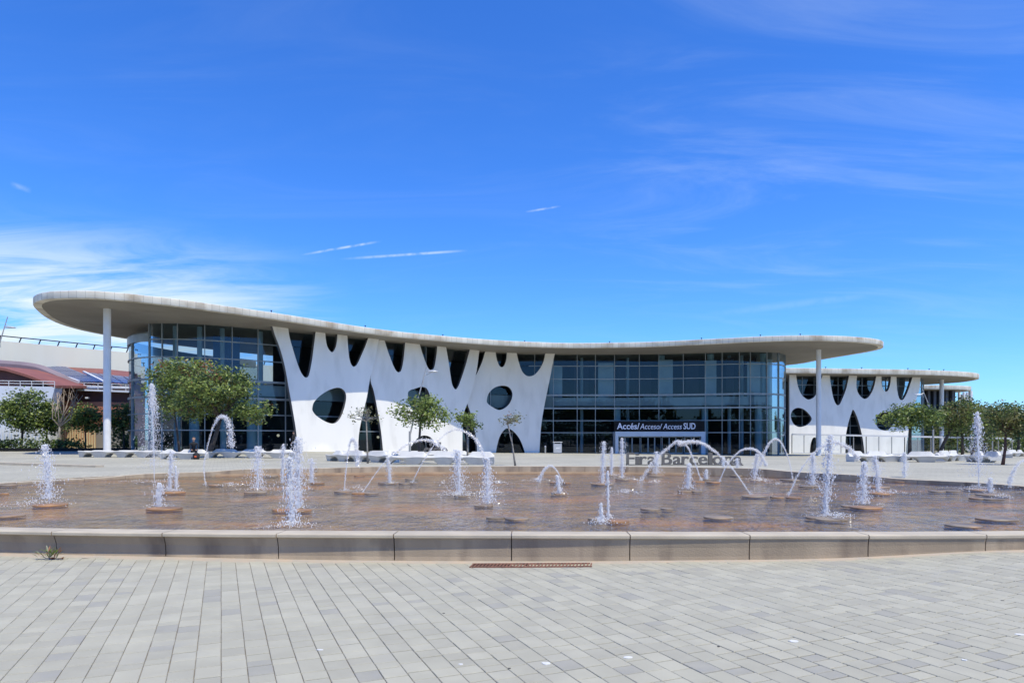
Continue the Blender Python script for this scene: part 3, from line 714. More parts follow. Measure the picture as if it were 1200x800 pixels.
cw = MB(); f = off_path(int(10.2*14), i_r-8, 9, 8); rows = [[(p.x, p.y, -1.2), (p.x, p.y, EYE+HR)] for p in f]; cw.quadstrip(rows); cw.build('core_wall', M['interior'], hall)
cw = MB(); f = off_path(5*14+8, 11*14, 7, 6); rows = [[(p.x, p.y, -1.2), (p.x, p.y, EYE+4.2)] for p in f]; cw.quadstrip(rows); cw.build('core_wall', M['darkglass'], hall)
def icol(px, inset, r, z0, z1, m_, name='interior_column'):
    i = gidx(px); d = (gpath[i+1]-gpath[i-1]).normalized(); n = Vector((-d.y, d.x)); p = gpath[i]+n*inset
    mb = MB(); mb.tube([(p.x, p.y, z0 if z0 is not None else gz(p.x, p.y)), (p.x, p.y, EYE+z1)], r, 20); o = mb.build(name, m_, hall); sharp(o, 40)
for px in (204, 226, 265, 298, 309): icol(px, .9, .28 if px not in (226, 298) else .42, None, 4.0, M['teal_col'])
for px in (194, 232, 262, 312): icol(px, 1.6, .22, EYE+4.7, HR, M['interior_lt'])
for px in (724, 828, 895): icol(px, 1.2, .38, None, 4.0, M['teal_col'])
for px in (683, 741, 857, 882): icol(px, 3.5, .2, None, HR, M['interior_lt'])
for px in (776, 834, 905): icol(px, 1.5, .4, EYE+4.7, HR, M['teal_col'])
def screen(px0, px1, inset, z0, z1, m_, name='interior_screen'):
    a, b = gidx(px0), gidx(px1); pts = off_path(a, b+1, inset, 4); mb = MB(); rows = []
    for p in pts: rows.append([(p.x, p.y, EYE+z0), (p.x, p.y, EYE+z1)])
    mb.quadstrip(rows)
    rows = [[(x+.0, y+.12, z) for x, y, z in r] for r in rows]; mb.quadstrip(rows); mb.build(name, m_, hall)
for a in ((250, 290, 1.5, 4.8, 9.6, 'solar'), (235, 246, 1.2, 4.8, 9.8, 'interior_lt'), (770, 798, .8, 4.7, 9.7, 'interior_lt'), (803, 824, 2.2, 4.7, 9.9, 'purple'), (828, 845, .9, 4.7, 9.5, 'interior_lt'), (851, 872, 2.2, 4.7, 9.9, 'purple'),
          (880, 900, 1, 4.8, 9.2, 'interior_lt'), (903, 915, .8, 4.7, 9.6, 'interior_lt'), (704, 722, 1, 4.7, 9.4, 'interior_lt'), (646, 660, 1.2, 4.7, 9.0, 'interior_lt'), (675, 700, 4, 4.7, 9.9, 'purple'), (728, 768, 5, 4.7, 9.9, 'purple')):
    screen(a[0], a[1], a[2], a[3], a[4], M[a[5]])
# glowing globes behind the glass, standing in for lamp reflections
reflm = bpy.data.materials.new('warm_lamp_reflection'); reflm.use_nodes = True; e_ = reflm.node_tree.nodes['Principled BSDF']; e_.inputs['Emission Color'].default_value = (1, .85, .6, 1); e_.inputs['Emission Strength'].default_value = .7; e_.inputs['Base Color'].default_value = (.8, .7, .5, 1)
for (px, py, ins) in ((326, 510, 2), (443, 512, 1.5)):
    i = gidx(px); p = gpath[i]+Vector((0, ins)); q = P(px, py, p.y)
    mb = MB()
    rows = [[(q.x+.14*math.sin(t)*math.cos(a), q.y+.14*math.sin(t)*math.sin(a), q.z+.14*math.cos(t)) for a in [2*PI*k/12 for k in range(12)]] for t in [PI*k/8 for k in range(9)]]
    mb.quadstrip(rows, True); mb.build('lamp_reflection_globe', reflm, hall, smooth=True)

# entrance portal, doors and sign
Yd = 80.6
portal = MB()
for (x0, x1, y0, y1, dpt) in ((721, 733, 505, 534, 1.2), (812, 826, 505, 534, 1.2)):
    a, b = P(x0, y0, Yd), P(x1, y1, Yd)
pa, pb = P(721, 505.5, Yd), P(826.5, 531.5, Yd)
gp = gz(17.5, 81)-.05
pm_ = mat('pale_blue_grey_portal_metal', (.50, .55, .60), (.45, .50, .56), 1, .4, metal=.2)
portal.box(((pa.x+pb.x)/2, Yd+.9, pa.z-.28), (pb.x-pa.x, 2.0, .56)).box((pa.x+.17, Yd+.9, (gp+pa.z-.56)/2), (.34, 2.0, pa.z-.56-gp)).box((pb.x-.25, Yd+.9, (gp+pa.z-.56)/2), (.5, 2.0, pa.z-.56-gp))
po = portal.build('entrance_portal', pm_, hall)
zt = pa.z-.56; fr = M['alu']
xs = [P(x, 520, Yd).x for x in (724.5, 733, 741.5, 751, 760, 768, 776, 785, 793, 802, 811, 821)]
for k, (a, b) in enumerate(zip(xs, xs[1:])):
    mb = MB(); yy = Yd+.25+.12*(k % 3)
    mb.box(((a+b)/2, yy, zt-.06), (b-a-.04, .07, .12)).box(((a+b)/2, yy, gp+.14), (b-a-.04, .07, .16)).box((a+.05, yy, (gp+zt)/2), (.06, .07, zt-gp-.3)).box((b-.05, yy, (gp+zt)/2), (.06, .07, zt-gp-.3))
    d_ = mb.build('glass_door', fr, po); g2 = MB(); g2.box(((a+b)/2, yy, (gp+zt)/2), (b-a-.12, .012, zt-gp-.3)); g2.build('door_pane', M['glass'], d_)
sg = MB(); a, b = P(721, 493, Yd), P(825, 505.2, Yd); sg.box(((a.x+b.x)/2, 80.85, (a.z+b.z)/2), (b.x-a.x+.2, .2, a.z-b.z)); sign = sg.build('sign_band', M['black'], hall)
def text3d(s, name, m_, width, height_scale, loc, rz, ext, parent=None, xscale=None, bold=.012, shear=0):
    cu_ = bpy.data.curves.new(name, 'FONT'); cu_.body = s; cu_.size = 1; cu_.extrude = ext; cu_.offset = bold; cu_.shear = shear; cu_.resolution_u = 3
    tmp = bpy.data.objects.new(name, cu_); COL.objects.link(tmp)
    dg = bpy.context.evaluated_depsgraph_get(); me = bpy.data.meshes.new_from_object(tmp.evaluated_get(dg)); bpy.data.objects.remove(tmp)
    xs_ = [v.co.x for v in me.vertices]; w_ = max(xs_)-min(xs_); k = width/w_; x0 = min(xs_)
    for v in me.vertices:
        x, y, z = (v.co.x-x0)*k, v.co.y*height_scale, v.co.z; v.co = (x, -z, y)
    me.materials.clear(); me.materials.append(m_)
    o = bpy.data.objects.new(name, me); COL.objects.link(o); o.rotation_euler = (0, 0, rz)
    if parent is not None: o.parent = parent; o.location = Vector(loc)-WL[parent.name]
    else: o.location = loc
    WL[o.name] = Vector(loc); return o
ys = 80.68
a = P(723, 502.6, ys)
x1, x2, x3, x4, x5 = [P(x, 500, ys).x for x in (723, 750.5, 777.5, 806, 815.3)]
text3d('Accés/', 'sign_lettering', M['signwhite'], P(749.5, 500, ys).x-x1, 1.05, (x1, ys, a.z), 0, .05, sign, bold=.012)
text3d('Acceso/', 'sign_lettering', M['signwhite'], P(776, 500, ys).x-P(750, 500, ys).x, .95, (P(750, 500, ys).x, ys, a.z), 0, .05, sign, bold=0, shear=.2)
text3d('Access', 'sign_lettering', M['signwhite'], P(799, 500, ys).x-P(777, 500, ys).x, .95, (P(777, 500, ys).x, ys, a.z), 0, .05, sign, bold=0, shear=.2)
text3d('SUD', 'sign_lettering', M['signwhite'], P(815, 500, ys).x-P(801, 500, ys).x, 1.05, (P(801, 500, ys).x, ys, a.z), 0, .05, sign, bold=.012)

# second hall on the right
hall2 = thing('exhibition_hall', (60, 118, gz(60, 112)), 'smaller white hall with curved canopy and leaf-shaped openings, right of the main hall', 'exhibition hall')
r2 = [(28, 106), (36, 105.2), (43.1, 105.3), (53.5, 106.4), (60, 107.3), (65.4, 108.3), (71, 110), (75, 111.9), (77.6, 113.8), (79.4, 116.2), (80.4, 119.5), (80.2, 123.5), (76, 129), (66, 135), (45, 138), (25, 130), (20, 115)]
roof2, rpl2 = make_roof(hall2, r2, HR, .75)
for px in (968, 1012, 1066, 1094, 1109):
    j = min(range(len(rpl2)), key=lambda i: abs(600+rpl2[i].x/rpl2[i].y*F-px)+(100 if rpl2[i].y > 118 else 0)); q = rpl2[j]
    mb = MB(); mb.tube([(q.x, q.y+.5, EYE+HR+.7), (q.x, q.y+.5, EYE+HR+.95)], .04, 6); mb.box((q.x, q.y+.5, EYE+HR+.98), (.2, .1, .1)); mb.build('roof_lamp', M['black'], roof2)
Y2 = curve_fn(smooth_tab([(900, 108.2), (930, 108.7), (980, 109.6), (1030, 111), (1085, 113.2)]))
z5 = lambda p: Z(860, 370, 3.53, p)
cuts2 = [z5(c) for c in ([(256, 235), (265, 290), (280, 325), (300, 343), (315, 345), (335, 332), (350, 300), (370, 235)], [(396, 235), (402, 290), (412, 340), (424, 366), (436, 367), (448, 345), (465, 300), (479, 235)],
         [(510, 238), (507, 290), (515, 320), (533, 340), (550, 341), (568, 320), (582, 285), (590, 238)], [(611, 240), (612, 285), (620, 306), (631, 313), (641, 302), (648, 275), (650, 240)], [(672, 242), (675, 300), (682, 335), (690, 347), (703, 343), (722, 305), (742, 242)])]
tri2 = z5([(543, 585), (535, 520), (525, 470), (510, 420), (494, 388), (485, 405), (472, 450), (463, 500), (461, 585)])
ar2 = z5([(350, 585), (347, 540), (343, 512), (335, 502), (325, 508), (317, 535), (313, 585)])
o4 = outline(Y2, [(925, 537), (925.2, 480), (925, 436)], cuts2, z5([(772, 240), (768, 300), (750, 360), (735, 420), (722, 480), (713, 540), (712, 590)]), -2.6)
def gcut(p):
    q = loopz(p, Y2, None, 5, False); q[0] = (q[0][0], -2.6); q[-1] = (q[-1][0], -2.6); return q
hl = z5([(236, 420), (238, 400), (250, 385), (270, 380), (295, 390), (318, 415), (320, 432), (300, 452), (270, 459), (247, 446)])
hr = z5([(584, 430), (595, 410), (615, 400), (650, 405), (660, 440), (640, 470), (615, 472), (595, 460)])
shell_wall(hall2, Y2, o4+gcut(tri2)+gcut(ar2), [loopz(hl, Y2), loopz(hr, Y2)], .5)
# its glazing behind the shell
gp2 = [Vector(((px-600)/F*(Y2(px)+2.2), Y2(px)+2.2)) for px in range(926, 1094, 14)]+[Vector((70.5, 117)), Vector((70.8, 121)), Vector((68, 128))]
for k, (a, b) in enumerate(zip(gp2, gp2[1:])):
    for r_ in range(7):
        z0 = gz(a.x, a.y)-.2 if r_ == 0 else EYE+LV[r_]
        mb = MB(); mb.quadstrip([[(p.x, p.y, z0+.03), (p.x, p.y, EYE+LV[r_+1]-.03)] for p in (a, b)]); mb.build('pane', M['glass'], hall2)
    mb = MB(); mb.box((a.x, a.y, EYE+4), (.1, .2, 12.4), 0); mb.build('mullion', M['alu'], hall2)
for r_ in range(1, 7):
    mb = MB(); mb.quadstrip([[(p.x, p.y-.1, EYE+LV[r_]-.06), (p.x, p.y-.1, EYE+LV[r_]+.06), (p.x, p.y+.05, EYE+LV[r_]+.06), (p.x, p.y+.05, EYE+LV[r_]-.06)] for p in gp2], True); mb.build('transom', M['alu'], hall2)
mb = MB(); mb.box((56.5, 124, EYE+4), (27.5, 8, 12.4)); mb.build('core_wall', M['interior'], hall2)
mb = MB(); mb.box((56, 118, EYE+4.4), (30, 11, .7)); mb.build('floor_slab', M['interior'], hall2)
q = P(1103.5, 444.5, 117.7)
mb = MB(); mb.tube([(q.x, q.y, gz(q.x, q.y)-.3), (q.x, q.y, EYE+HR+.02)], .34, 20); sharp(mb.build('column', M['white_col'], hall2), 40)

# third hall further back
hall3 = thing('exhibition_hall', (85, 145, gz(85, 145)), 'distant slate-coloured hall with flat round canopy and slender white columns', 'exhibition hall')
r3 = [(55, 137), (70, 137), (82, 137.3), (90, 138.5), (94.5, 140.8), (96.2, 144), (95.5, 148), (92, 153), (80, 158), (60, 158), (50, 148)]
make_roof(hall3, r3, HR-.1, .8)
for (px0, px1, Y) in ((1040, 1123, 141.5),):
    a, b = P(px0, 500, Y), P(px1, 500, Y); g0 = gz(a.x, a.y)-.4
    mb = MB(); mb.box(((a.x+b.x)/2, Y+1.2, (g0+EYE+HR)/2), (b.x-a.x, .5, EYE+HR-g0)); mb.build('facade_wall', M['darkglass'], hall3)
    x = a.x; k = 0
    while x < b.x:
        mb = MB(); mb.box((x, Y+.5, (g0+EYE+HR-.1)/2), (.55, .5, EYE+HR-.1-g0), .3*(k % 2)); mb.build('facade_fin', M['slate'], hall3); x += 1.25; k += 1
for px in (1124, 1129.5, 1133.5, 1137.3):
    q = P(px, 500, 143.5 if px > 1135 else 147); mb = MB(); mb.tube([(q.x, q.y, gz(q.x, q.y)-.4), (q.x, q.y, EYE+HR-.08)], .27 if px < 1135 else .38, 14); sharp(mb.build('column', M['white_col'], hall3), 40)
mb = MB(); q = P(1128.5, 500, 151); mb.box((q.x, q.y, EYE+4), (1.6, .4, 12)); mb.build('facade_wall', M['slate'], hall3)

# ================================================================== LEFT BACKGROUND BUILDINGS
cb = thing('long_hall', (-58, 92, gz(-58, 92)), 'long cream-clad hall wall with railing along its top, far left', 'hall')
A, B = Vector((-95, 47.4)), Vector((-37, 118))
dr = (B-A).normalized(); nL = Vector((dr.y, -dr.x)); LL = (B-A).length
mb = MB(); c = (A+B)/2-nL*3; mb.box((c.x, c.y, EYE+10.9), (LL, 6, 2.9), math.atan2(dr.y, dr.x)); up = mb.build('cladding', M['cream'], cb)
mb = MB(); c = (A+B)/2-nL*6; mb.box((c.x, c.y, EYE+4.2), (LL, 10, 10.4), math.atan2(dr.y, dr.x)); mb.build('wall', M['mauve'], cb)
nseg = 43
for k in range(nseg):
    s0 = A+dr*(LL*k/nseg)+nL*-.12; zt_ = EYE+12.35
    mb = MB(); mb.bar((s0.x, s0.y, zt_), (s0.x+dr.x*.22, s0.y+dr.y*.22, zt_+.62), .12, .12); mb.build('rail_post', M['black'], up)
mb = MB(); a_, b_ = A-nL*.12, B-nL*.12; mb.tube([(a_.x, a_.y, EYE+12.98), (b_.x, b_.y, EYE+12.98)], .07, 6); mb.build('handrail', M['black'], up)
mb = MB(); mb.bar((a_.x+nL.x*.2, a_.y+nL.y*.2, EYE+9.42), (b_.x+nL.x*.2, b_.y+nL.y*.2, EYE+9.42), .12, .12); mb.build('gutter', M['black'], up)

def solid(name, pts, depth, m_, parent):      # front polygon of world points, extruded backwards
    mb = MB(); n = len(pts); mb.v = [tuple(p) for p in pts]+[(p[0]-.5*depth*.2, p[1]+depth, p[2]) for p in pts]
    mb.face(range(n)); mb.face([n+i for i in range(n)][::-1])
    for i in range(n): mb.face((i, n+i, n+(i+1) % n, (i+1) % n))
    return mb.build(name, m_, parent)
wb = thing('workshop_building', (-55, 78, gz(-55, 78)), 'low workshop with red vaulted roofs, blue solar panels and orange brick wall, far left', 'building')
Yb = 76
def pp(lst, Y=Yb): return [P(x, y, Y) for x, y in lst]
# arched red vault with mauve gable side
def vault(curve, Y0, Y1, th, m_, name, dxk=0):
    mb = MB(); rows = []
    for px, py in curve:
        a, = pp([(px, py)], Y0); rows.append([(a.x, Y0, a.z), (a.x+dxk, Y1, a.z+.4), (a.x+dxk, Y1, a.z+.4-th), (a.x, Y0, a.z-th)])
    base = mb.quadstrip(rows, True); n = len(rows); mb.face([base+k for k in range(4)]); mb.face([base+(n-1)*4+k for k in range(4)][::-1])
    return mb.build(name, m_, wb)
c1 = catmull([(-40, 427), (0, 430.5), (12, 433), (35, 440), (50, 446), (64.5, 451.3)], 5)
vault(c1, 74, 80, .28, M['redroof'], 'red_roof')
solid('gable_wall', pp([(-40, 429), (0, 433), (12, 436), (35, 443), (64, 453), (64, 456), (-40, 456)], 74.6), 2, M['maroon'], wb)
c2 = catmull([(-40, 422), (0, 425.5), (25, 427.5), (45, 431), (60, 437), (75, 444), (90, 451)], 5)
vault(c2, 78.9, 79.4, .6, M['mauve'], 'mauve_roof')
solid('gable_wall', pp([(-40, 424), (0, 427.5), (25, 429.5), (45, 433), (60, 439), (75, 446), (90, 453), (90, 458), (-40, 458)], 79), 1.0, M['mauve'], wb)
solid('roof_deck', [P(86, 452, 79.5), P(156, 452.5, 79.5), P(190, 452.5, 79.5), P(190, 455.5, 79.5), P(86, 454.5, 79.5)], 3.0, M['palewall'], wb)
# red roof sheet under the panels, sloping up to the back
def sheet(pts, th, m_, name, parent):
    mb = MB(); n = len(pts); mb.v = [tuple(p) for p in pts]+[(p[0], p[1], p[2]-th) for p in pts]
    mb.face(range(n)); mb.face([n+i for i in range(n)][::-1])
    for i in range(n): mb.face((i, n+i, n+(i+1) % n, (i+1) % n))
    return mb.build(name, m_, parent)
rr = sheet([P(88, 453, 80), P(190, 454.5, 80), P(190, 439, 91), P(120, 432, 91), P(36, 428, 91)], .25, M['redroof'], 'red_roof', wb)
def bil(c, u, v):
    a = c[0].lerp(c[1], u); b = c[3].lerp(c[2], u); return a.lerp(b, v)
for arr in ([P(92, 448.7, 79.6), P(121, 449.3, 79.8), P(77, 431.0, 90), P(37.5, 429.6, 90)], [P(122, 449.4, 79.8), P(190, 453, 80), P(190, 447, 86), P(98, 437.5, 86)]):
    for i in range(6):
        for j in range(3):
            u0, u1, v0, v1 = i/6+.008, (i+1)/6-.008, j/3+.008, (j+1)/3-.008
            sheet([bil(arr, u0, v0)+Vector((0, 0, .2)), bil(arr, u1, v0)+Vector((0, 0, .2)), bil(arr, u1, v1)+Vector((0, 0, .2)), bil(arr, u0, v1)+Vector((0, 0, .2))], .05, M['solar'], 'solar_panel', rr)
    mb = MB(); mb.bar(arr[0]+Vector((0, 0, .22)), arr[3]+Vector((0, 0, .22)), .25, .2); mb.build('roof_trim', M['palewall'], rr)
solid('white_wall', pp([(-300, 449), (0, 452), (64.5, 453), (60, 470), (58, 527), (-300, 531)], 74), 1.5, M['palewall'], wb)
solid('balcony_wall', pp([(60, 454), (66, 454), (66, 528), (58, 528), (61, 470)], 75.7), 1, M['greywall'], wb)
solid('brick_wall', pp([(66, 456), (180, 459.5), (180, 472), (66, 470)], 80), 1, M['maroon'], wb)
solid('brick_wall', pp([(66, 469.8), (180, 471.8), (180, 500), (66, 500)], 79.85), 1, M['orangew'], wb)
solid('lower_wall', pp([(66, 499.8), (112, 499.8), (112, 527), (66, 527)], 79.7), 1, M['orangew'], wb)
solid('lower_wall', pp([(112, 499.6), (180, 499.6), (180, 527), (112, 527)], 79.75), 1, M['greywall'], wb)
solid('eave_trim', pp([(66, 454.4), (180, 459), (180, 460.8), (66, 456.4)], 79.2), 1.2, M['palewall'], wb)
for k in range(15):
    px = 71+k*2.85; a, b = P(px, 500, 78.9), P(px, 527, 78.9)
    mb = MB(); mb.box((a.x, 78.9, (a.z+b.z)/2), (.14, .12, a.z-b.z)); mb.build('slat', M['beige'], wb)
for (x0, x1, y_) in ((-30, 64, 445.5), (66, 180, 447)):
    Yr = 74.0 if x0 < 0 else 79.3
    for dy_ in (0, 3.0):
        a, b = P(x0, y_+dy_, Yr), P(x1, y_+dy_+(1.5 if x0 < 0 else 5), Yr); mb = MB(); mb.tube([a, b], .035, 5); mb.build('guard_rail', M['palewall'], wb)
    n_ = 7
    for k in range(n_+1):
        t = k/n_; a = P(x0+(x1-x0)*t, y_+(1.5 if x0 < 0 else 5)*t, Yr); mb = MB(); mb.tube([a, a-Vector((0, 0, .75))], .035, 5); mb.build('rail_post', M['palewall'], wb)
for k in range(16):   # white louvres of the lower left wall
    px = -6+k*4.1; a, b = P(px, 499, 73.7), P(px, 526, 73.7); mb = MB(); mb.box((a.x, 73.7, (a.z+b.z)/2), (.1, .14, a.z-b.z)); mb.build('louvre', M['palewall'], wb)
mb = MB(); a = P(103, 466, 79.7); mb.box((a.x, 79.6, a.z), (.35, .3, .2)); mb.build('wall_lamp', M['palewall'], wb)
# dark kerb in front of the planting
kb = MB(); a, b = P(-30, 527, 66), P(92, 527, 64); kb.bar((a.x, a.y, gz(a.x, a.y)+.1), (b.x+6, b.y, gz(b.x, b.y)+.1), .6, .42)
tag(kb.build('planter_wall', M['black']), 'low black planter wall before the hedge at far left', 'planter wall')
gs = MB(); gs.v = [(x, y, gz(x, y)+.05) for x, y in ((-75, 66.5), (-40, 64.6), (-36, 72), (-45, 78), (-75, 73))]; gs.face(range(5))
M['grass'] = mat('dry_grass', (.12, .16, .05), (.20, .19, .08), 1.5, .95, bump=.8, bscale=12)
tag(gs.build('planted_ground', M['grass']), kind='structure')

# ================================================================== TREES
def blob_pts(ell, n):
    out = []
    tot_ = [e[3]*e[4]*e[5] for e in ell]
    for _ in range(n):
        e = random.choices(ell, tot_)[0]
        while True:
            v = Vector((random.uniform(-1, 1), random.uniform(-1, 1), random.uniform(-1, 1)))
            if .25 < v.length < 1: break
        v = v*(.6+.4*v.length)/max(v.length, .6) if random.random() < .5 else v
        out.append(Vector((e[0]+v.x*e[3], e[1]+v.y*e[4], e[2]+v.z*e[5])))
    return out
def foliage(name, centres, rad, per, size, mats, weights, parent=None, droop=.0):
    mb = MB()
    for c in centres:
        mk = random.choices(range(len(mats)), weights)[0]
        for _ in range(per):
            d = Vector((random.gauss(0, 1), random.gauss(0, 1), random.gauss(0, .7)))*rad*.55
            p = c+d
            a = Vector((random.gauss(0, 1), random.gauss(0, 1), random.gauss(0, .6)-droop)).normalized(); u = Vector((random.gauss(0, 1), random.gauss(0, 1), random.gauss(0, 1)))
            b = a.cross(u).normalized(); s_ = size*random.uniform(.6, 1.3); k = len(mb.v)
            nb = a.cross(b)*s_*.12
            mb.v += [tuple(p-a*s_*.5), tuple(p+b*s_*.28+nb), tuple(p+a*s_*.5), tuple(p-b*s_*.28+nb)]
            mb.face((k, k+1, k+2, k+3), mk if random.random() < .8 else random.choices(range(len(mats)), weights)[0])
    o = mb.build(name, mats, parent); return o
def tree(px, pyb, Yd_, ell_px, label, group=None, clumps=110, per=26, size=.2, rad=.45, mats=('leaf_g', 'leaf_l', 'leaf_d'), weights=(4, 3, 3), trunk=.13, tmat='trunk', lean=0, depth=.9, limbs=9, extra=None, cat='tree', zb=None):
    """ell_px: (cx, cy, rx, ry) crown lobes; Yd_: distance of the trunk"""
    X = (px-600)/F*Yd_; zb = gz(X, Yd_) if zb is None else zb
    t = thing('broadleaf_tree', (X, Yd_, zb), label, cat, group)
    ell = []
    for (cx, cy, rx, ry) in ell_px:
        c = P(cx, cy, Yd_); ell.append((c.x, Yd_+random.uniform(-.3, .3)*rx*Yd_/F, c.z, rx*Yd_/F, rx*Yd_/F*depth, ry*Yd_/F))
    cs = blob_pts(ell, clumps)
    top = Vector((sum(e[0] for e in ell)/len(ell)*.5+X*.5+lean, Yd_, min(e[2]-e[5]*.35 for e in ell)))
    mb = MB(); b0 = Vector((X, Yd_, zb-.05)); mid = b0.lerp(top, .5)+Vector((random.uniform(-.08, .08), 0, 0))
    mb.tube([b0, b0.lerp(mid, .5), mid, top], [trunk*1.25, trunk, trunk*.85, trunk*.7], 9)
    tr_ = mb.build('trunk', M[tmat], t, smooth=True)
    lb = MB()
    for c in random.sample(cs, min(limbs, len(cs))):
        m1 = top.lerp(c, .5)+Vector((random.uniform(-.2, .2), random.uniform(-.2, .2), random.uniform(-.1, .25)))
        lb.tube([top-Vector((0, 0, .05)), top.lerp(m1, .6)+Vector((0, 0, .05)), m1, c], [trunk*.55, trunk*.4, trunk*.28, trunk*.1], 6)
        for _ in range(2):
            e = m1+(c-m1)*random.uniform(.2, .8)+Vector((random.uniform(-.5, .5), random.uniform(-.5, .5), random.uniform(-.1, .5)))*rad*1.6
            lb.tube([m1, e], [trunk*.2, trunk*.07], 5)
    lb.build('branches', M[tmat], t, smooth=True)
    foliage('crown', cs, rad, per, size, [M[k] for k in mats], weights, t)
    return t
Gt = 'street trees on the plaza'
tree(243, 537, 46.5, [(258, 455, 40, 17), (228, 472, 32, 18), (290, 480, 26, 15), (238, 434, 26, 10), (275, 440, 22, 9), (305, 486, 12, 9), (203, 430, 16, 7)], 'big tree with reddish dying leaves and dark trunk behind the left benches', Gt, 270, 30, .23, .50, ('leaf_g', 'leaf_l', 'leaf_d', 'leaf_o', 'leaf_b'), (4, 3.2, 3, 1.2, .35), .17, 'trunk', .5, limbs=16)
tree(211, 535, 50.5, [(206, 458, 32, 26), (196, 440, 20, 12), (190, 478, 16, 12)], 'slim-trunked tree overlapping the left side of the big dying-leaved tree', Gt, 130, 28, .24, .6, ('leaf_g', 'leaf_l', 'leaf_d', 'leaf_o', 'leaf_b'), (4, 3, 3, 1, .3), .09, limbs=9)
tree(491, 533, 38.6, [(492, 481, 24, 16), (510, 489, 17, 13), (474, 484, 16, 14), (503, 476, 14, 10)], 'small green tree with dense ragged crown behind the centre benches', Gt, 95, 26, .17, .36, ('leaf_g', 'leaf_l', 'leaf_d'), (4, 4, 2), .085, limbs=10)
tree(548, 534, 40, [(546, 490, 12, 9), (552, 497, 9, 8), (541, 487, 9, 7)], 'young small-crowned tree before the dark gap between white walls', Gt, 32, 24, .16, .3, ('leaf_g', 'leaf_l', 'leaf_d'), (4, 3, 2), .06, 'trunk_grey', limbs=5)
tree(431, 534, 38.5, [(420, 486, 10, 6), (436, 490, 8, 8), (427, 480, 8, 6)], 'nearly bare sapling with few leaves before the left dark gap', Gt, 24, 8, .13, .3, ('leaf_s', 'leaf_o'), (3, 2), .05, 'trunk_grey', limbs=14)
tree(604, 543.5, 34.5, [(598, 491, 8, 5), (607, 489, 7, 6), (593, 494, 6, 4)], 'leaning thin sapling with sparse bronze leaves near the arched doorway', Gt, 22, 10, .12, .26, ('leaf_s', 'leaf_o', 'leaf_b'), (3, 3, .6), .045, 'trunk_grey', -.3, limbs=9)
tree(1066, 534, 51, [(1068, 488, 30, 10), (1050, 492, 18, 10), (1086, 490, 18, 12), (1067, 481, 22, 6)], 'umbrella-crowned bright green tree behind the right benches', Gt, 120, 28, .22, .5, ('leaf_g', 'leaf_l', 'leaf_d'), (4, 3, 4), .14, limbs=11)
tree(1098, 535, 52, [(1122, 488, 22, 14), (1130, 477, 16, 8), (1112, 496, 12, 10)], 'leaning olive-toned tree just right of the umbrella-crowned tree', Gt, 120, 26, .21, .5, ('leaf_o', 'leaf_g', 'leaf_d'), (4, 3, 3), .13, lean=.4, limbs=11)
tree(1175, 547, 40, [(1180, 486, 22, 12), (1196, 498, 18, 16), (1170, 502, 14, 10)], 'reddish-trunked tree standing alone nearest the pool at right', Gt, 120, 26, .18, .42, ('leaf_o', 'leaf_g', 'leaf_d'), (4, 3, 3), .085, 'trunk_red', limbs=11)
tree(1138, 534, 58, [(1150, 492, 14, 12), (1160, 505, 14, 12), (1146, 484, 10, 8)], 'yellowish-green tree behind the tallest right fountain jet', Gt, 80, 24, .24, .5, ('leaf_o', 'leaf_l', 'leaf_g'), (3, 3, 3), .11, limbs=8)
tree(1152, 531, 75, [(1160, 488, 22, 11)], 'distant dark tree behind the right jets, its left one', 'distant trees beyond the right plaza', 80, 22, .35, .8, ('leaf_o', 'leaf_d', 'leaf_g'), (3, 3, 3), .16)
tree(1193, 531, 80, [(1195, 492, 24, 14)], 'distant dark tree at the right edge of the view', 'distant trees beyond the right plaza', 90, 22, .35, .8, ('leaf_o', 'leaf_d', 'leaf_g'), (2, 4, 3), .16)
tree(1128, 531, 85, [(1128, 500, 14, 12)], 'distant dark tree under the third hall canopy', 'distant trees beyond the right plaza', 60, 22, .35, .8, ('leaf_o', 'leaf_d', 'leaf_g'), (2, 4, 3), .16)
Gl = 'trees before the far left workshop'
tree(24, 528, 68, [(30, 480, 26, 24), (18, 490, 20, 20), (42, 492, 18, 18)], 'full round-crowned dark green tree before the pale wall at far left', Gl, 190, 26, .3, .62, ('leaf_g', 'leaf_d', 'leaf_l'), (4, 4, 1.5), .13)
tree(53, 527, 69, [(56, 487, 12, 16), (62, 495, 10, 12)], 'narrow green tree between the round-crowned tree and the bare tree', Gl, 60, 24, .3, .55, ('leaf_g', 'leaf_d'), (4, 4), .09, 'black')
tree(100, 528, 69, [(98, 488, 15, 13), (108, 495, 12, 14), (90, 498, 9, 10)], 'spreading green tree before the orange brick wall', Gl, 95, 25, .28, .6, ('leaf_g', 'leaf_d', 'leaf_l'), (4, 3, 2), .09)
tree(145, 528, 70, [(148, 487, 14, 14), (138, 498, 10, 10)], 'dark green tree between the white column and the glass drum', Gl, 90, 25, .3, .6, ('leaf_g', 'leaf_d', 'leaf_l'), (4, 4, 1), .1)
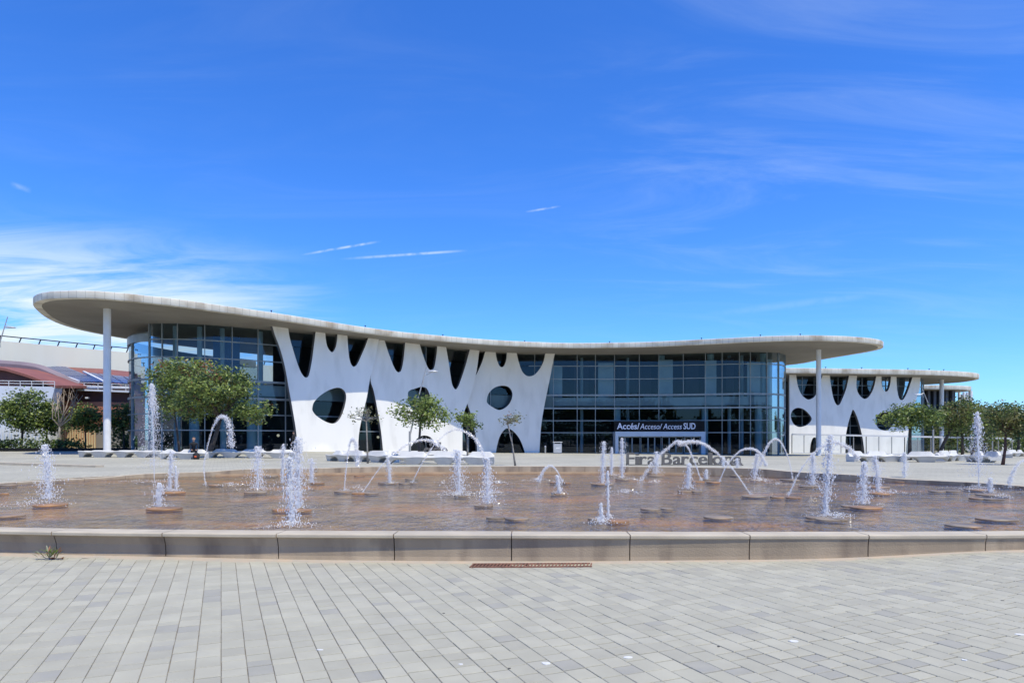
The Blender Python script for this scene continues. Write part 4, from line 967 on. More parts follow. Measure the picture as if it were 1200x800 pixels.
# bare dry tree
X = (68-600)/F*67; zb = gz(X, 67)
bt = thing('bare_tree', (X, 67, zb), 'leafless tan tree with upright forked branches at far left', 'tree')
mb = MB(); b0 = Vector((X, 67, zb)); f0 = P(70, 500, 67)
mb.tube([b0, b0.lerp(f0, .5), f0], [.12, .10, .09], 8); mb.build('trunk', M['trunk_grey'], bt, smooth=True)
mb = MB()
for (x, y) in ((67, 460), (75, 457), (84, 458), (92, 462), (97, 463), (62, 470), (88, 470), (79, 475), (70, 463)):
    e = P(x, y, 67+random.uniform(-1, 1)); m1 = f0.lerp(e, .45)+Vector((random.uniform(-.5, .5), 0, -.3)); mb.tube([f0, m1, e], [.075, .05, .02], 6)
    for _ in range(4): k = m1.lerp(e, random.uniform(.1, .8)); mb.tube([k, k+Vector((random.uniform(-.8, .8), random.uniform(-.5, .5), random.uniform(.5, 1.6)))], [.028, .01], 4)
mb.build('branches', M['trunk_pale'], bt, smooth=True)
# hedge
cs = []
for k in range(420):
    t = random.random(); x = -72+t*30; y = 67.6+random.uniform(-.5, .9)+t*-1; h_ = 1.1 if x > -58 else 1.7
    cs.append(Vector((x, y, gz(x, y)+random.uniform(.1, h_))))
for k in range(220):
    x = random.uniform(-42, -37); y = random.uniform(71, 76); cs.append(Vector((x, y, gz(x, y)+random.uniform(.1, 1.6))))
tag(foliage('hedge', cs, .5, 18, .28, [M['leaf_d'], M['leaf_g']], (4, 2)), 'dark clipped hedge below the workshop at far left', 'hedge')
# background greenery right
cs = [Vector((random.uniform(72, 108), random.uniform(122, 134), gz(95, 120)+random.uniform(.2, 5.2))) for _ in range(420)]
tag(foliage('distant_greenery', cs, 1.1, 22, .6, [M['leaf_d'], M['leaf_g'], M['leaf_o']], (4, 2, 2)), kind='stuff')

cs = [Vector((x_ := random.uniform(-190, 190), random.uniform(-78, -66), random.uniform(0, 13+3*math.sin(x_*.09)+2*math.sin(x_*.23+1)))) for _ in range(2600)]
tag(foliage('unseen_tree_belt', cs, 2.2, 16, 1.8, [M['leaf_d'], M['leaf_g']], (4, 1)), kind='stuff')  # unseen tree row added behind the camera to darken sky reflections in the glass
# ================================================================== BENCHES
def bench(x0, x1, pyb, label, tall=.72, back=True, seed=0, Yb_=None, rows_h=.78, turn=0, zoff=0):
    rnd = random.Random(seed)
    a, b = (ground_at(x0, pyb), ground_at(x1, pyb)) if Yb_ is None else (Vector(((x0-600)/F*Yb_, Yb_, 0)), Vector(((x1-600)/F*Yb_, Yb_, 0)))
    Ym = (a.y+b.y)/2; a.y = Ym-turn/2; b.y = Ym+turn/2; a.x = (x0-600)/F*a.y; b.x = (x1-600)/F*b.y
    a.z = gz(a.x, a.y); b.z = gz(b.x, b.y)
    L = (Vector((b.x, b.y))-Vector((a.x, a.y))).length; d = Vector((b.x-a.x, b.y-a.y)).normalized(); n = Vector((-d.y, d.x))
    nseg_ = max(16, int(L/.12)); arch = []; u = .5
    while u < L-.5: arch.append((u+.15, .36+.12*rnd.random())); u += 1.35+.35*rnd.random()
    ph = rnd.random()*6; rows = []
    for i in range(nseg_+1):
        u = L*i/nseg_; p = Vector((a.x, a.y))+d*u; g0 = a.z+(b.z-a.z)*u/L
        zb_ = 0
        for c_, r_ in arch:
            q = 1-((u-c_)/r_)**2
            if q > 0: zb_ = max(zb_, .27*math.sqrt(q))
        sc_ = 1-min(1, max(0, 2.2*math.sin(u*2*PI/1.9+ph)-.9))
        bk = .43+(tall-.50)*(.1+.9*sc_)
        end = min(1, min(u, L-u)/.28+.25)
        st = .42+.02*math.sin(u*2*PI/1.4+ph*2)
        w_ = .95+.12*math.sin(u*1.7+ph)
        rows.append([(p.x+n.x*v, p.y+n.y*v, g0+z) for v, z in ((.16, zb_), (.05, .31), (0, st-.03), (.03, st+.01), (.30, st-.08), (.56, st-.07), (.62, st+(bk-st)*.4*end), (.68, st+(bk-st)*end), (.84, st+(bk-st)*end), (w_-.03, .3), (w_-.08, zb_))])
    mb = MB(); base_ = mb.quadstrip(rows, True); k = len(rows[0])
    mb.face([base_+j for j in range(k)]); mb.face([base_+(len(rows)-1)*k+j for j in range(k)][::-1])
    o = mb.build('sculpted_bench', M['bench']); tag(o, label, 'bench', 'white sculpted benches on the plaza'); sharp(o, 32)
    return o
bench(91, 186, 535.8, 'long white bench by the left column, leftmost bench, lit with dark arches under it', .55, seed=1, turn=-.5)
bench(187, 240, 538, 'white bench shaded by the big left tree, with the seated person', .7, seed=2, turn=.4)
bench(243, 345, 536.5, 'white bench right of the big tree trunk, before the glass front', .66, seed=3, turn=.5)
bench(381, 455, 541.0, 'white scalloped bench with the pointed left end at the pool rim centre', .72, seed=4, turn=-3)
bench(452, 579, 544.2, 'longest white bench along the pool rim centre', .76, seed=5)
bench(392, 548, 533.5, 'white bench behind the two rim-centre benches and by the small green tree', .7, seed=6, Yb_=44)
bench(1003, 1056, 541, 'white bench with shaded dark left end, first of the right group', .78, seed=7, turn=1.0)
bench(1056, 1111, 541.5, 'white wavy bench in front of the umbrella-crowned tree', .78, seed=8, turn=-1.0)
bench(1112, 1134, 540, 'short shaded white bench in the middle of the right group', .8, seed=9, turn=2.5)
bench(1130, 1158, 541.5, 'short white bench with arched lit end, behind the tall right jet', .8, seed=10, turn=-2.5)
bench(1158, 1187, 536.5, 'white bench behind the reddish trunk at right', .75, seed=11, turn=-1)
bench(1186, 1206, 534.5, 'shaded grey bench at the right edge of the view', .8, seed=12, turn=1.5)

# ================================================================== STREET FURNITURE
def lamp(px, Y, top_y, tipx, tipy, armx, army, label, mtl='steel'):
    b0 = Vector(((px-600)/F*Y, Y, 0)); b0.z = gz(b0.x, Y); t1 = P(px, top_y, Y); tp = P(tipx, tipy, Y); am = P(armx, army, Y)
    t = thing('street_lamp', b0, label, 'street lamp', 'leaning-mast street lamps')
    mb = MB(); mb.tube([b0, t1], [.075, .065], 10); sharp(mb.build('post', M[mtl], t), 40)
    mb = MB(); mb.tube([t1-Vector((0, 0, .3)), t1.lerp(tp, .5), tp], [.05, .04, .025], 8); mast = mb.build('leaning_mast', M[mtl], t)
    mb = MB(); c = t1.lerp(tp, .86); mb.tube([c, am], .018, 6)
    rows = []
    for k in range(6):
        r_ = .34*math.sqrt(1-(k/5.0)**2)+.01; rows.append([(am.x+r_*math.cos(q), am.y+r_*.7*math.sin(q), am.z+.10*k/5) for q in [2*PI*i/14 for i in range(14)]])
    mb.quadstrip(rows, True); base_ = len(mb.v)-14*6; mb.face([base_+i for i in range(14)][::-1]); mb.build('lamp_head', M['bin'], mast)
    mb = MB(); c2 = t1.lerp(tp, .42); mb.box(c2, (.14, .14, .2)); mb.build('clamp', M[mtl], mast)
lamp(480.3, 42, 505, 499.5, 430, 507, 435.5, 'grey street lamp with leaning mast rising out of the small centre tree')
lamp(1093.5, 56, 487, 1081, 456, 1076, 462.5, 'grey street lamp with short leaning mast behind the right trees')
lamp(-9, 45, 430, 9, 371, 12, 384, 'street lamp whose saucer head shows at the left edge of the view')
lamp(1163, 90, 480, 1161, 473, 1157, 477, 'distant thin street lamp above the right tree crowns')
# rubbish bin and bollard
b0 = P(653.3, 531, 78); b0.z = gz(b0.x, b0.y)
t = thing('litter_bin', b0, 'pale grey box litter bin beside the white shell wall', 'litter bin'); h_ = 1.35
mb = MB(); mb.box((b0.x, b0.y, b0.z+.06), (.86, .7, .12)); mb.build('plinth', M['steel'], t)
mb = MB(); mb.box((b0.x, b0.y, b0.z+.12+.5), (.92, .78, 1.0)); mb.build('body', M['bin'], t)
mb = MB(); mb.box((b0.x, b0.y, b0.z+h_-.04), (1.06, .9, .07)); mb.box((b0.x-.4, b0.y, b0.z+1.2), (.06, .7, .2)); mb.box((b0.x+.4, b0.y, b0.z+1.2), (.06, .7, .2)); mb.build('lid', M['white_col'], t)
mb = MB(); mb.box((b0.x, b0.y-.4, b0.z+.62), (.4, .02, .12)); mb.build('label_plate', M['white_col'], t)
q = P(639, 530, 78); q.z = gz(q.x, q.y)
t = thing('bollard', q, 'short grey bollard left of the litter bin', 'bollard')
mb = MB(); mb.tube([q, q+Vector((0, 0, .75))], .09, 12); sharp(mb.build('shaft', M['steel'], t), 40); mb = MB(); mb.tube([q+Vector((0, 0, .75)), q+Vector((0, 0, .9))], [.12, .08], 12); sharp(mb.build('cap', M['bin'], t), 40)
# glass wind screen with top rail, right of the main hall
ws = thing('glass_screen', (55, 96, gz(55, 96)), 'long glass screen with white top rail before the second hall', 'glass screen')
S0, S1 = P(928, 508, 90), P(1186, 514.5, 84)
for k in range(18):
    t_ = k/17; a = S0.lerp(S1, t_); a.z = gz(a.x, a.y)
    tz = EYE+(HY-(508.6+5.0*t_))*a.y/F
    mb = MB(); mb.tube([a, (a.x, a.y, tz)], .055, 8); mb.build('screen_post', M['steel' if k % 3 else 'black'], ws)
    if k < 17:
        b = S0.lerp(S1, (k+1)/17); b.z = gz(b.x, b.y); tz2 = EYE+(HY-(508.6+5.0*(k+1)/17))*b.y/F
        g2 = MB(); d = (b-a)*.02; g2.v = [tuple(a+d+Vector((0, 0, .15))), tuple(b-d+Vector((0, 0, .15))), (b.x-d.x, b.y-d.y, tz2-.12), (a.x+d.x, a.y+d.y, tz-.12)]; g2.face((0, 1, 2, 3))
        M.setdefault('clear', glassmat('clear_glass', (.95, .97, .97), refl=(.5, .5, .5))); g2.build('screen_pane', M['clear'], ws)
mb = MB(); mb.bar((S0.x, S0.y, EYE+(HY-508.6)*S0.y/F), (S1.x, S1.y, EYE+(HY-513.6)*S1.y/F), .22, .2); mb.build('top_rail', M['white_col'], ws)
mb = MB(); mb.bar((S0.x, S0.y, gz(S0.x, S0.y)+.08), (S1.x, S1.y, gz(S1.x, S1.y)+.08), .25, .16); mb.build('bottom_rail', M['white_col'], ws)

# big standing letters behind the far rim
def letters(word, xa, xb, pyb, pyt, Y, label, group=None, cutx=None):
    a, b = P(xa, pyb, Y), P(xb, pyb, Y); z0 = gz((a.x+b.x)/2, Y); H = (pyb-pyt)/F*Y; W = b.x-a.x
    t = thing('letter_sign', ((a.x+b.x)/2, Y, z0), label, 'letter sign')
    # measure the advance of each letter
    adv = []; 
    for i in range(len(word)+1):
        cu_ = bpy.data.curves.new('m', 'FONT'); cu_.body = word[:i]+'.'; ob = bpy.data.objects.new('m', cu_); COL.objects.link(ob)
        bpy.context.view_layer.update(); adv.append(ob.dimensions.x); bpy.data.objects.remove(ob); bpy.data.curves.remove(cu_)
    tot_ = adv[-1]-adv[0]
    for i, ch in enumerate(word):
        if ch == ' ': continue
        x_ = a.x+W*(adv[i]-adv[0])/tot_; w_ = W*(adv[i+1]-adv[i])/tot_*.90
        text3d(ch, 'letter', M['letter'], w_, H/.72, (x_, Y, z0+.03), 0, .09, t, bold=.012)
    mb = MB(); mb.box(((a.x+b.x)/2, Y, z0+.015), (W, .3, .05)); mb.build('base_strip', M['letter'], t)
letters('Fira Barcelona', 734, 870, 544.2, 529.5, 35.6, 'large dark letters reading Fira Barcelona standing behind the far pool rim')
letters('ciclo', 496, 526, 537.0, 517.5, 52, 'row of dark grey letters before the small arch of the white wall')

# drain grating
gx0, gx1, gy = ground_at(553, 664.5), ground_at(692, 662.5), 0
gr = thing('drain_grating', ((gx0.x+gx1.x)/2, gx0.y, gz(gx0.x, gx0.y)), 'long rusty iron drain grating set in the paving at the foot of the rim', 'drain grating')
pa_, pb_ = Vector((gx0.x, 8.77)), Vector((gx1.x, 8.77)); zg = lambda p: gz(p.x, p.y)+.019
dd = (pb_-pa_).normalized(); nn2 = Vector((-dd.y, dd.x)); W2 = .22
for k in (-1, 1):
    a, b = pa_+nn2*W2/2*k, pb_+nn2*W2/2*k; mb = MB(); mb.bar((a.x, a.y, zg(a)), (b.x, b.y, zg(b)), .016, .02); mb.build('frame_bar', M['rust'], gr)
nb_ = 34
for k in range(nb_+1):
    c = pa_.lerp(pb_, k/nb_); a, b = c-nn2*W2/2-dd*.02, c+nn2*W2/2+dd*.02; mb = MB(); mb.bar((a.x, a.y, zg(a)-.001), (b.x, b.y, zg(b)-.001), .015, .018); mb.build('grate_bar', M['rust'], gr)
mb = MB(); c = (pa_+pb_)/2; mb.box((c.x, c.y, zg(c)-.010), ((pb_-pa_).length, W2, .006), math.atan2(dd.y, dd.x)); mb.build('drain_channel', M['black'], gr)

# weed at the foot of the rim
q = ground_at(60, 655.5); wd_ = thing('weed', (q.x, q.y-.02, q.z), 'small green weed with dry brown leaves growing at the rim foot', 'weed')
lv = MB(); 
def leaf(mb, p, d, L, wth, m_):
    d = d.normalized(); s_ = d.cross(Vector((0, 0, 1))).normalized(); up_ = Vector((0, 0, 1)); k = len(mb.v)
    for t, ww, hh in ((0, .15, 0), (.35, 1, .10), (.7, .8, .12), (1, .05, .02)):
        for sg_ in (-1, 0, 1): c_ = p+d*L*t+s_*(sg_*wth*ww*.5)+up_*(hh*L+(.12*wth if sg_ else 0)); mb.v.append(tuple(c_))
    for i in range(3):
        for j in range(2): a = k+i*3+j; mb.face((a, a+1, a+4, a+3), m_)
for k in range(70):
    ang = random.uniform(0, 2*PI); r_ = random.uniform(0, .12); p = Vector((q.x+1.3*r_*math.cos(ang), q.y-.05+r_*.5*math.sin(ang), q.z+.02+random.uniform(0, .10)))
    leaf(lv, p, Vector((math.cos(ang), math.sin(ang)*.7-.2, random.uniform(.1, 1.1))), random.uniform(.05, .11), random.uniform(.015, .028), random.choices((0, 1, 2), (4, 4, 1.5))[0])
lv.build('leaves', [M['leaf_g'], M['leaf_s'], M['leaf_b']], wd_)
dl = MB()
for k in range(14):
    p = Vector((q.x+random.uniform(.05, .2), q.y-.06+random.uniform(-.03, .03), q.z+.02)); leaf(dl, p, Vector((random.uniform(-1, 1), random.uniform(-1, 1), .2)), .05, .025, 0)
dl.build('dry_leaves', M['leaf_b'], wd_)

# low stone ledge left of the pool, and background strip
a, b = ground_at(-30, 543), ground_at(117, 547.3)
mb = MB(); mb.bar((a.x, a.y, gz(a.x, a.y)+.02), (b.x, b.y, gz(b.x, b.y)+.0), .5, .2); tag(mb.build('stone_ledge', M['rim_top']), 'low pale stone ledge on the plaza left of the pool', 'stone ledge')

# ================================================================== PEOPLE
SK = mat('skin', (.45, .27, .19), (.40, .24, .17), 5, .5)
def skinned(name, joints, edges, m_, parent, lv=1):
    me = bpy.data.meshes.new(name); o0 = WL[parent.name]
    me.from_pydata([tuple(Vector(j[0])-o0) for j in joints], edges, []); o = bpy.data.objects.new(name, me); COL.objects.link(o); o.parent = parent; WL[o.name] = o0.copy()
    md = o.modifiers.new('Skin', 'SKIN'); md.use_smooth_shade = True
    for i, v in enumerate(me.skin_vertices[0].data): v.radius = (joints[i][1], joints[i][2] if len(joints[i]) > 2 else joints[i][1]); v.use_root = (i == 0)
    s_ = o.modifiers.new('Subdiv', 'SUBSURF'); s_.levels = lv; s_.render_levels = lv; me.materials.append(m_); return o
def person(p, face, label, top, legc, hairc, sit=False, scale=1.0):
    t = thing('person', p, label, 'person'); c, s_ = math.cos(face), math.sin(face)
    def W(x, y, z): return (p[0]+(x*c-y*s_)*scale, p[1]+(x*s_+y*c)*scale, p[2]+z*scale)     # y forward, x to its right
    hip = .46 if sit else .92; b = -.0; fwd = .22 if sit else 0.02
    chest = hip+.42; neck = hip+.56; hd = hip+.70; yh = fwd
    J = [(W(0, 0, hip), .14, .11), (W(0, yh*.4, hip+.2), .13, .10), (W(0, yh*.8, chest), .16, .11), (W(0, yh, neck), .06, .06), (W(0, yh+.03, hd), .085, .10), (W(0, yh+.04, hd+.10), .08, .095)]
    E = [(0, 1), (1, 2), (2, 3), (3, 4), (4, 5)]
    body = [j for j in J[:4]]; be = E[:3]
    for sg_ in (-1, 1):
        k = len(body)
        if sit: arm = [(W(.19*sg_, yh*.8, chest+.04), .055), (W(.22*sg_, yh*.5+.05, hip+.16), .042), (W(.12*sg_, yh+.25, hip+.10), .034)]
        else: arm = [(W(.19*sg_, 0, chest+.04), .055), (W(.24*sg_, -.03, hip+.14), .042), (W(.23*sg_, .06, hip-.08), .034)]
        body += arm; be += [(2, k), (k, k+1), (k+1, k+2)]
    skinned('jacket', body, be, top, t)
    if sit: L_ = lambda g_: [(W(.09*g_, .05, hip), .085), (W(.12*g_, .45, hip+.02), .062), (W(.12*g_, .46, .08), .045), (W(.12*g_, .60, .04), .04)]
    else: L_ = lambda g_: [(W(.09*g_, 0, hip-.05), .085), (W(.11*g_, .03+.06*g_, .48), .06), (W(.11*g_, -.04+.14*g_, .08), .043), (W(.11*g_, .12+.14*g_, .04), .038)]
    lj = [(W(0, 0, hip), .12, .10)]; le = []
    for g_ in (-1, 1):
        k = len(lj); lj += L_(g_); le += [(0, k), (k, k+1), (k+1, k+2), (k+2, k+3)]
    skinned('trousers', lj, le, legc, t)
    skinned('head', [(W(0, yh, neck-.02), .05), (W(0, yh+.02, neck+.07), .052), (W(0, yh+.03, hd+.0), .075, .09), (W(0, yh+.03, hd+.09), .078, .095), (W(0, yh+.13, hd+.02), .018), (W(.08, yh+.02, hd+.03), .018), (W(-.08, yh+.02, hd+.03), .018)], [(0, 1), (1, 2), (2, 3), (2, 4), (2, 5), (2, 6)], SK, t, 2)
    skinned('hair', [(W(0, yh-.02, hd+.02), .08), (W(0, yh-.01, hd+.11), .085), (W(0, yh+.05, hd+.15), .06)], [(0, 1), (1, 2)], hairc, t, 2)
    for g_ in (-1, 1):
        h0 = body[6 if g_ < 0 else 9][0]; h0 = Vector(h0); dn = Vector(W(0, .35 if sit else .1, -.1 if sit else -1))-Vector(p); dn.normalize(); sx__ = Vector((c, s_, 0))
        hj = [(h0, .028, .028), (h0+dn*.05*scale, .036, .02)]; he = [(0, 1)]
        for f_ in range(4):
            k = len(hj); r0 = h0+dn*.09*scale+sx__*(-.027+.018*f_)*scale; hj += [(r0, .009), (r0+dn*(.035+.008*(f_ in (1, 2)))*scale, .008), (r0+dn*.06*scale+Vector((0, 0, -.008)), .007)]; he += [(1, k), (k, k+1), (k+1, k+2)]
        k = len(hj); hj += [(h0+dn*.05*scale-sx__*.04*g_*scale, .010), (h0+dn*.085*scale-sx__*.055*g_*scale, .009)]; he += [(1, k), (k, k+1)]
        skinned('hand', hj, he, SK, t, 1)
    return t
blk = mat('black_cloth', (.012, .012, .014), (.02, .02, .022), 8, .85); dk = mat('dark_denim', (.02, .025, .04), (.03, .035, .05), 8, .85); redc = mat('red_cloth', (.45, .02, .03), (.36, .02, .03), 6, .8); hair = mat('dark_hair', (.02, .014, .01), (.03, .02, .014), 20, .5)
q = ground_at(223, 537.8); q.z = gz(q.x, q.y+.35)
person(Vector((q.x, q.y+.42, q.z)), PI+.5, 'person in black sitting hunched on the bench under the big left tree', blk, blk, hair, sit=True, scale=1.08)
bg_ = thing('backpack', (q.x+.45, q.y-.15, gz(q.x+.45, q.y-.15)), 'black backpack with an orange-red pocket on the ground by the seated person', 'backpack')
mb = MB(); bp0 = Vector((q.x+.45, q.y-.15, gz(q.x, q.y))); rows = []
for zz_, ww in ((0, .17), (.06, .21), (.25, .21), (.38, .17), (.44, .07)): rows.append([(bp0.x+ww*math.cos(a), bp0.y+ww*.65*math.sin(a), bp0.z+zz_) for a in [2*PI*i/14 for i in range(14)]])
b0_ = mb.quadstrip(rows, True); mb.face([b0_+i for i in range(14)][::-1]); mb.face([b0_+56+i for i in range(14)]); mb.build('bag_body', blk, bg_, smooth=True)
orc = mat('orange_red_cloth', (.55, .10, .03), (.48, .08, .03), 6, .8)
mb = MB(); rows = []
for zz_, ww in ((.10, .05), (.12, .08), (.2, .08), (.22, .05)): rows.append([(bp0.x+ww*math.cos(a), bp0.y-.12+ww*.5*math.sin(a), bp0.z+zz_) for a in [2*PI*i/12 for i in range(12)]])
b0_ = mb.quadstrip(rows, True); mb.face([b0_+i for i in range(12)][::-1]); mb.face([b0_+36+i for i in range(12)]); mb.build('pocket', orc, bg_, smooth=True)
q = P(344.5, 530, 61); q.z = gz(q.x, q.y); person(q, 1.2, 'person in dark clothes standing at the left foot of the white shell wall', blk, dk, hair, scale=1.05)
q = P(776, 530, 83.2); q.z = gz(q.x, q.y)+.03; person(q, PI, 'person in a red top standing behind the entrance doors', redc, dk, hair, scale=1.05)

# ================================================================== DISCS AND FOUNTAINS
def wy(py): return 1.60*F/(py-HY)
discs = [(10, 569, 18, 0), (4, 579, 12, 1), (10, 604.5, 32, 0), (58, 592, 36, 1), (192, 596.5, 40, 1), (203, 577, 26, 1), (252, 568.5, 16, 0), (318, 558, 16, 0), (330, 598, 22, 1), (350, 598.5, 30, 1), (300, 577, 26, 0), (336, 622.5, 32, 0), (372, 566.5, 16, 1), (402, 576, 21, 0), (420, 578.5, 15, 1), (434, 578, 20, 0), (412, 555.5, 9, 0), (421, 557.5, 13, 1),
         (455, 566, 24, 0), (474, 567, 13, 0), (485, 566.5, 9, 0), (482, 561.5, 15, 0), (541, 581.5, 18, 0), (567, 592.5, 22, 0), (581, 607, 22, 0), (605, 608, 28, 0), (654, 565.5, 20, 0), (664, 566, 10, 1), (656, 578.5, 20, 0), (706, 567.5, 26, 0), (702, 608.5, 26, 0), (724, 611, 26, 1), (717, 557, 14, 0), (730, 561.5, 18, 0), (762, 597, 22, 0), (782, 596.5, 15, 0),
         (769, 557.3, 20, 0), (802, 576, 16, 0), (816, 576, 14, 0), (818, 564.5, 15, 1), (836, 565.5, 16, 1), (828, 562, 10, 0), (849, 555.5, 18, 0), (863, 557.5, 14, 0), (884, 581.5, 30, 0), (842, 606.5, 34, 0), (911, 583, 16, 0), (930, 583.5, 18, 1), (945, 570.5, 16, 0), (956, 570.5, 14, 0), (888, 563, 16, 0), (926, 562.5, 22, 0), (955, 607, 22, 0), (972, 609, 30, 0), (985, 609.5, 15, 0),
         (996, 593.5, 20, 0), (1014, 595, 36, 1), (1030, 571, 24, 0), (1033, 578.5, 28, 1), (1060, 564.5, 24, 0), (1098, 576, 18, 0), (1115, 576, 18, 0), (1148, 574, 30, 0), (1146, 584.5, 18, 0), (1165, 585.5, 22, 0), (1163, 580, 36, 0), (1130, 616, 38, 0), (1168, 608.5, 44, 0)]
disc_objs = []
for k, (x, y, wd2, orange) in enumerate(discs):
    Y = wy(y); r_ = wd2/2*Y/F; c = Vector(((x-600)/F*Y, Y)); hgt = .022+.014*random.random()
    mb = MB(); n_ = 22; rows = []; w1, w2 = random.uniform(0, 6), random.uniform(.02, .07)
    ex = random.uniform(.8, 1.0)
    for (f_, z) in ((.97, -.012), (1.0, -.006), (1.0, hgt-.012), (.97, hgt), (.5, hgt+.004)):
        rows.append([(c.x+r_*f_*(1+w2*math.sin(3*a+w1))*math.cos(a), c.y+r_*ex*f_*(1+w2*math.sin(3*a+w1))*math.sin(a), WZ+z) for a in [2*PI*i/n_ for i in range(n_)]])
    b_ = mb.quadstrip(rows, True); mb.face([b_+4*n_+i for i in range(n_)]); mb.face([b_+i for i in range(n_)][::-1])
    o = mb.build('stone_disc', M['disc_o'] if orange else M['disc'])
    disc_objs.append((o, x, y, wd2, orange)); sharp(o, 30)

ICO_V = [(0, 0, 1), (.9, 0, -.3), (-.45, .78, -.3), (-.45, -.78, -.3)]; ICO_F = [(0, 1, 2), (0, 2, 3), (0, 3, 1), (1, 3, 2)]
OCT_V = [(1, 0, 0), (-1, 0, 0), (0, 1, 0), (0, -1, 0), (0, 0, 1), (0, 0, -1)]; OCT_F = [(4, 0, 2), (4, 2, 1), (4, 1, 3), (4, 3, 0), (5, 2, 0), (5, 1, 2), (5, 3, 1), (5, 0, 3)]
def drop(mb, p, r, st=1.0):
    k = len(mb.v); ph = random.uniform(0, 6); c, s_ = math.cos(ph), math.sin(ph); r *= .74
    for x, y, z in OCT_V:
        mb.v.append((p.x+(x*c-y*s_)*r*random.uniform(.7, 1.2), p.y+(x*s_+y*c)*r, p.z+z*r*st))
    for f in OCT_F: mb.face([k+i for i in f])
def foam(mb, x, y, r, n=60):
    for _ in range(n):
        a = random.uniform(0, 2*PI); q = r*abs(random.gauss(0, .5)); drop(mb, Vector((x+q*1.3*math.cos(a), y+q*math.sin(a), WZ+random.uniform(.0, .05)+max(0, .12*(1-q/r))*random.random())), random.uniform(.008, .02))
def jet(bx, by, tx, ty, wpx, kind, label):
    """rising aerated jet: kind = column / tall / plume"""
    Y = wy(by); b = Vector(((bx-600)/F*Y, Y, WZ+.02)); t = P(tx, ty, Y); t.z = max(t.z, b.z+.15); H = t.z-b.z; wr = wpx*.80/2*Y/F
    o = thing('fountain_jet', b, label, 'water jet', 'jets of the plaza fountain')
    st = MB(); path = []; rad = []; n = 16
    for i in range(n+1):
        s_ = i/n; p = b.lerp(t, s_); p.x += math.sin(s_*9+bx)*.008; path.append(p)
        core_r = .013+.008*s_ if kind == 'tall' else .015+wr*.10*s_
        rad.append(core_r*random.uniform(.75, 1.25))
    rad[-1] *= .5; st.tube(path, rad, 7); st.build('stream', M['spray'], o, smooth=True)
    sp = MB(); nd = int(1.8*(190+H*260*(1 if kind != 'column' else 1.3))*(1+wpx/40))
    for _ in range(nd):
        s_ = random.random()
        if kind == 'column':      # bubbling column, dense all over, widest near its top
            z = b.z+H*s_*1.0; env = wr*(.25+.55*math.sin(PI*min(1, s_*1.02))**.6)*(1.25 if s_ > .55 else 1)
            q = abs(random.gauss(0, .5 if random.random() < .7 else 1.1)); a = random.uniform(0, 2*PI); c = b.lerp(t, s_)
            p = Vector((c.x+env*q*math.cos(a), c.y+env*q*math.sin(a), z)); r_ = random.uniform(.006, .018)
        elif kind == 'tall':      # droplets at the head that fall as a veil
            u = random.random()**1.45; c = b.lerp(t, 1-u*.85); env = wr*(.15+u*2.3)
            a = random.uniform(0, 2*PI); q = random.gauss(0, .55)
            p = Vector((c.x+env*q*math.cos(a), c.y+env*q*math.sin(a), c.z+random.uniform(-.04, .04))); r_ = random.uniform(.006, .017)*(1.5 if u < .3 else 1)
        else:                     # plume
            u = random.random(); c = b.lerp(t, 1-u*.95); env = wr*(.35+u*1.1); a = random.uniform(0, 2*PI); q = random.gauss(0, .5 if random.random() < .7 else .95)
            p = Vector((c.x+env*q*math.cos(a), c.y+env*q*math.sin(a), c.z)); r_ = random.uniform(.006, .019)
        drop(sp, p, r_, random.uniform(1, 3.2))
    # head: lumpy clump of water at the top
    for _ in range(int(26+wpx*3)):
        a = random.uniform(0, 2*PI); q = random.random()*wr*.45; drop(sp, Vector((t.x+q*math.cos(a), t.y+q*math.sin(a), t.z-random.random()*H*.22)), random.uniform(.014, .03), 1.4)
    foam(sp, b.x, b.y, wr*1.6+.12, 80)
    s2 = sp.build('spray', M['spray'], o); s2['kind'] = 'stuff'
def arc(pts, label, thick=1.0, spread=.6, dense=1.0):
    Y = wy(pts[0][1]); cur = [P(x, y, Y) for x, y in catmull(pts, 8)]
    cur[0].z = WZ+.02; b = cur[0]
    o = thing('fountain_jet', b, label, 'water jet', 'jets of the plaza fountain')
    n = len(cur); m = int(n*.45); st = MB(); st.tube(cur[:m], [(.011-.004*i/m)*thick*random.uniform(.6, 1.3) for i in range(m)], 7); st.build('stream', M['spray'], o, smooth=True)
    sp = MB()
    for i in range(int(n*26*dense)):
        s_ = random.random()**.75; j = min(n-2, int(s_*(n-1))); c = cur[j].lerp(cur[j+1], random.random()); e = .016+.085*spread*max(0, s_-.3)
        drop(sp, c+Vector((random.gauss(0, e), random.gauss(0, e), random.gauss(0, e)-.04*spread*max(0, s_-.6))), random.uniform(.006, .018)*(.7+.6*s_), 1.1)
    foam(sp, b.x, b.y, .12, 30)
    foam(sp, cur[-1].x, cur[-1].y, .3, 60 if cur[-1].z < WZ+.6 else 25)
    s2 = sp.build('spray', M['spray'], o); s2['kind'] = 'stuff'
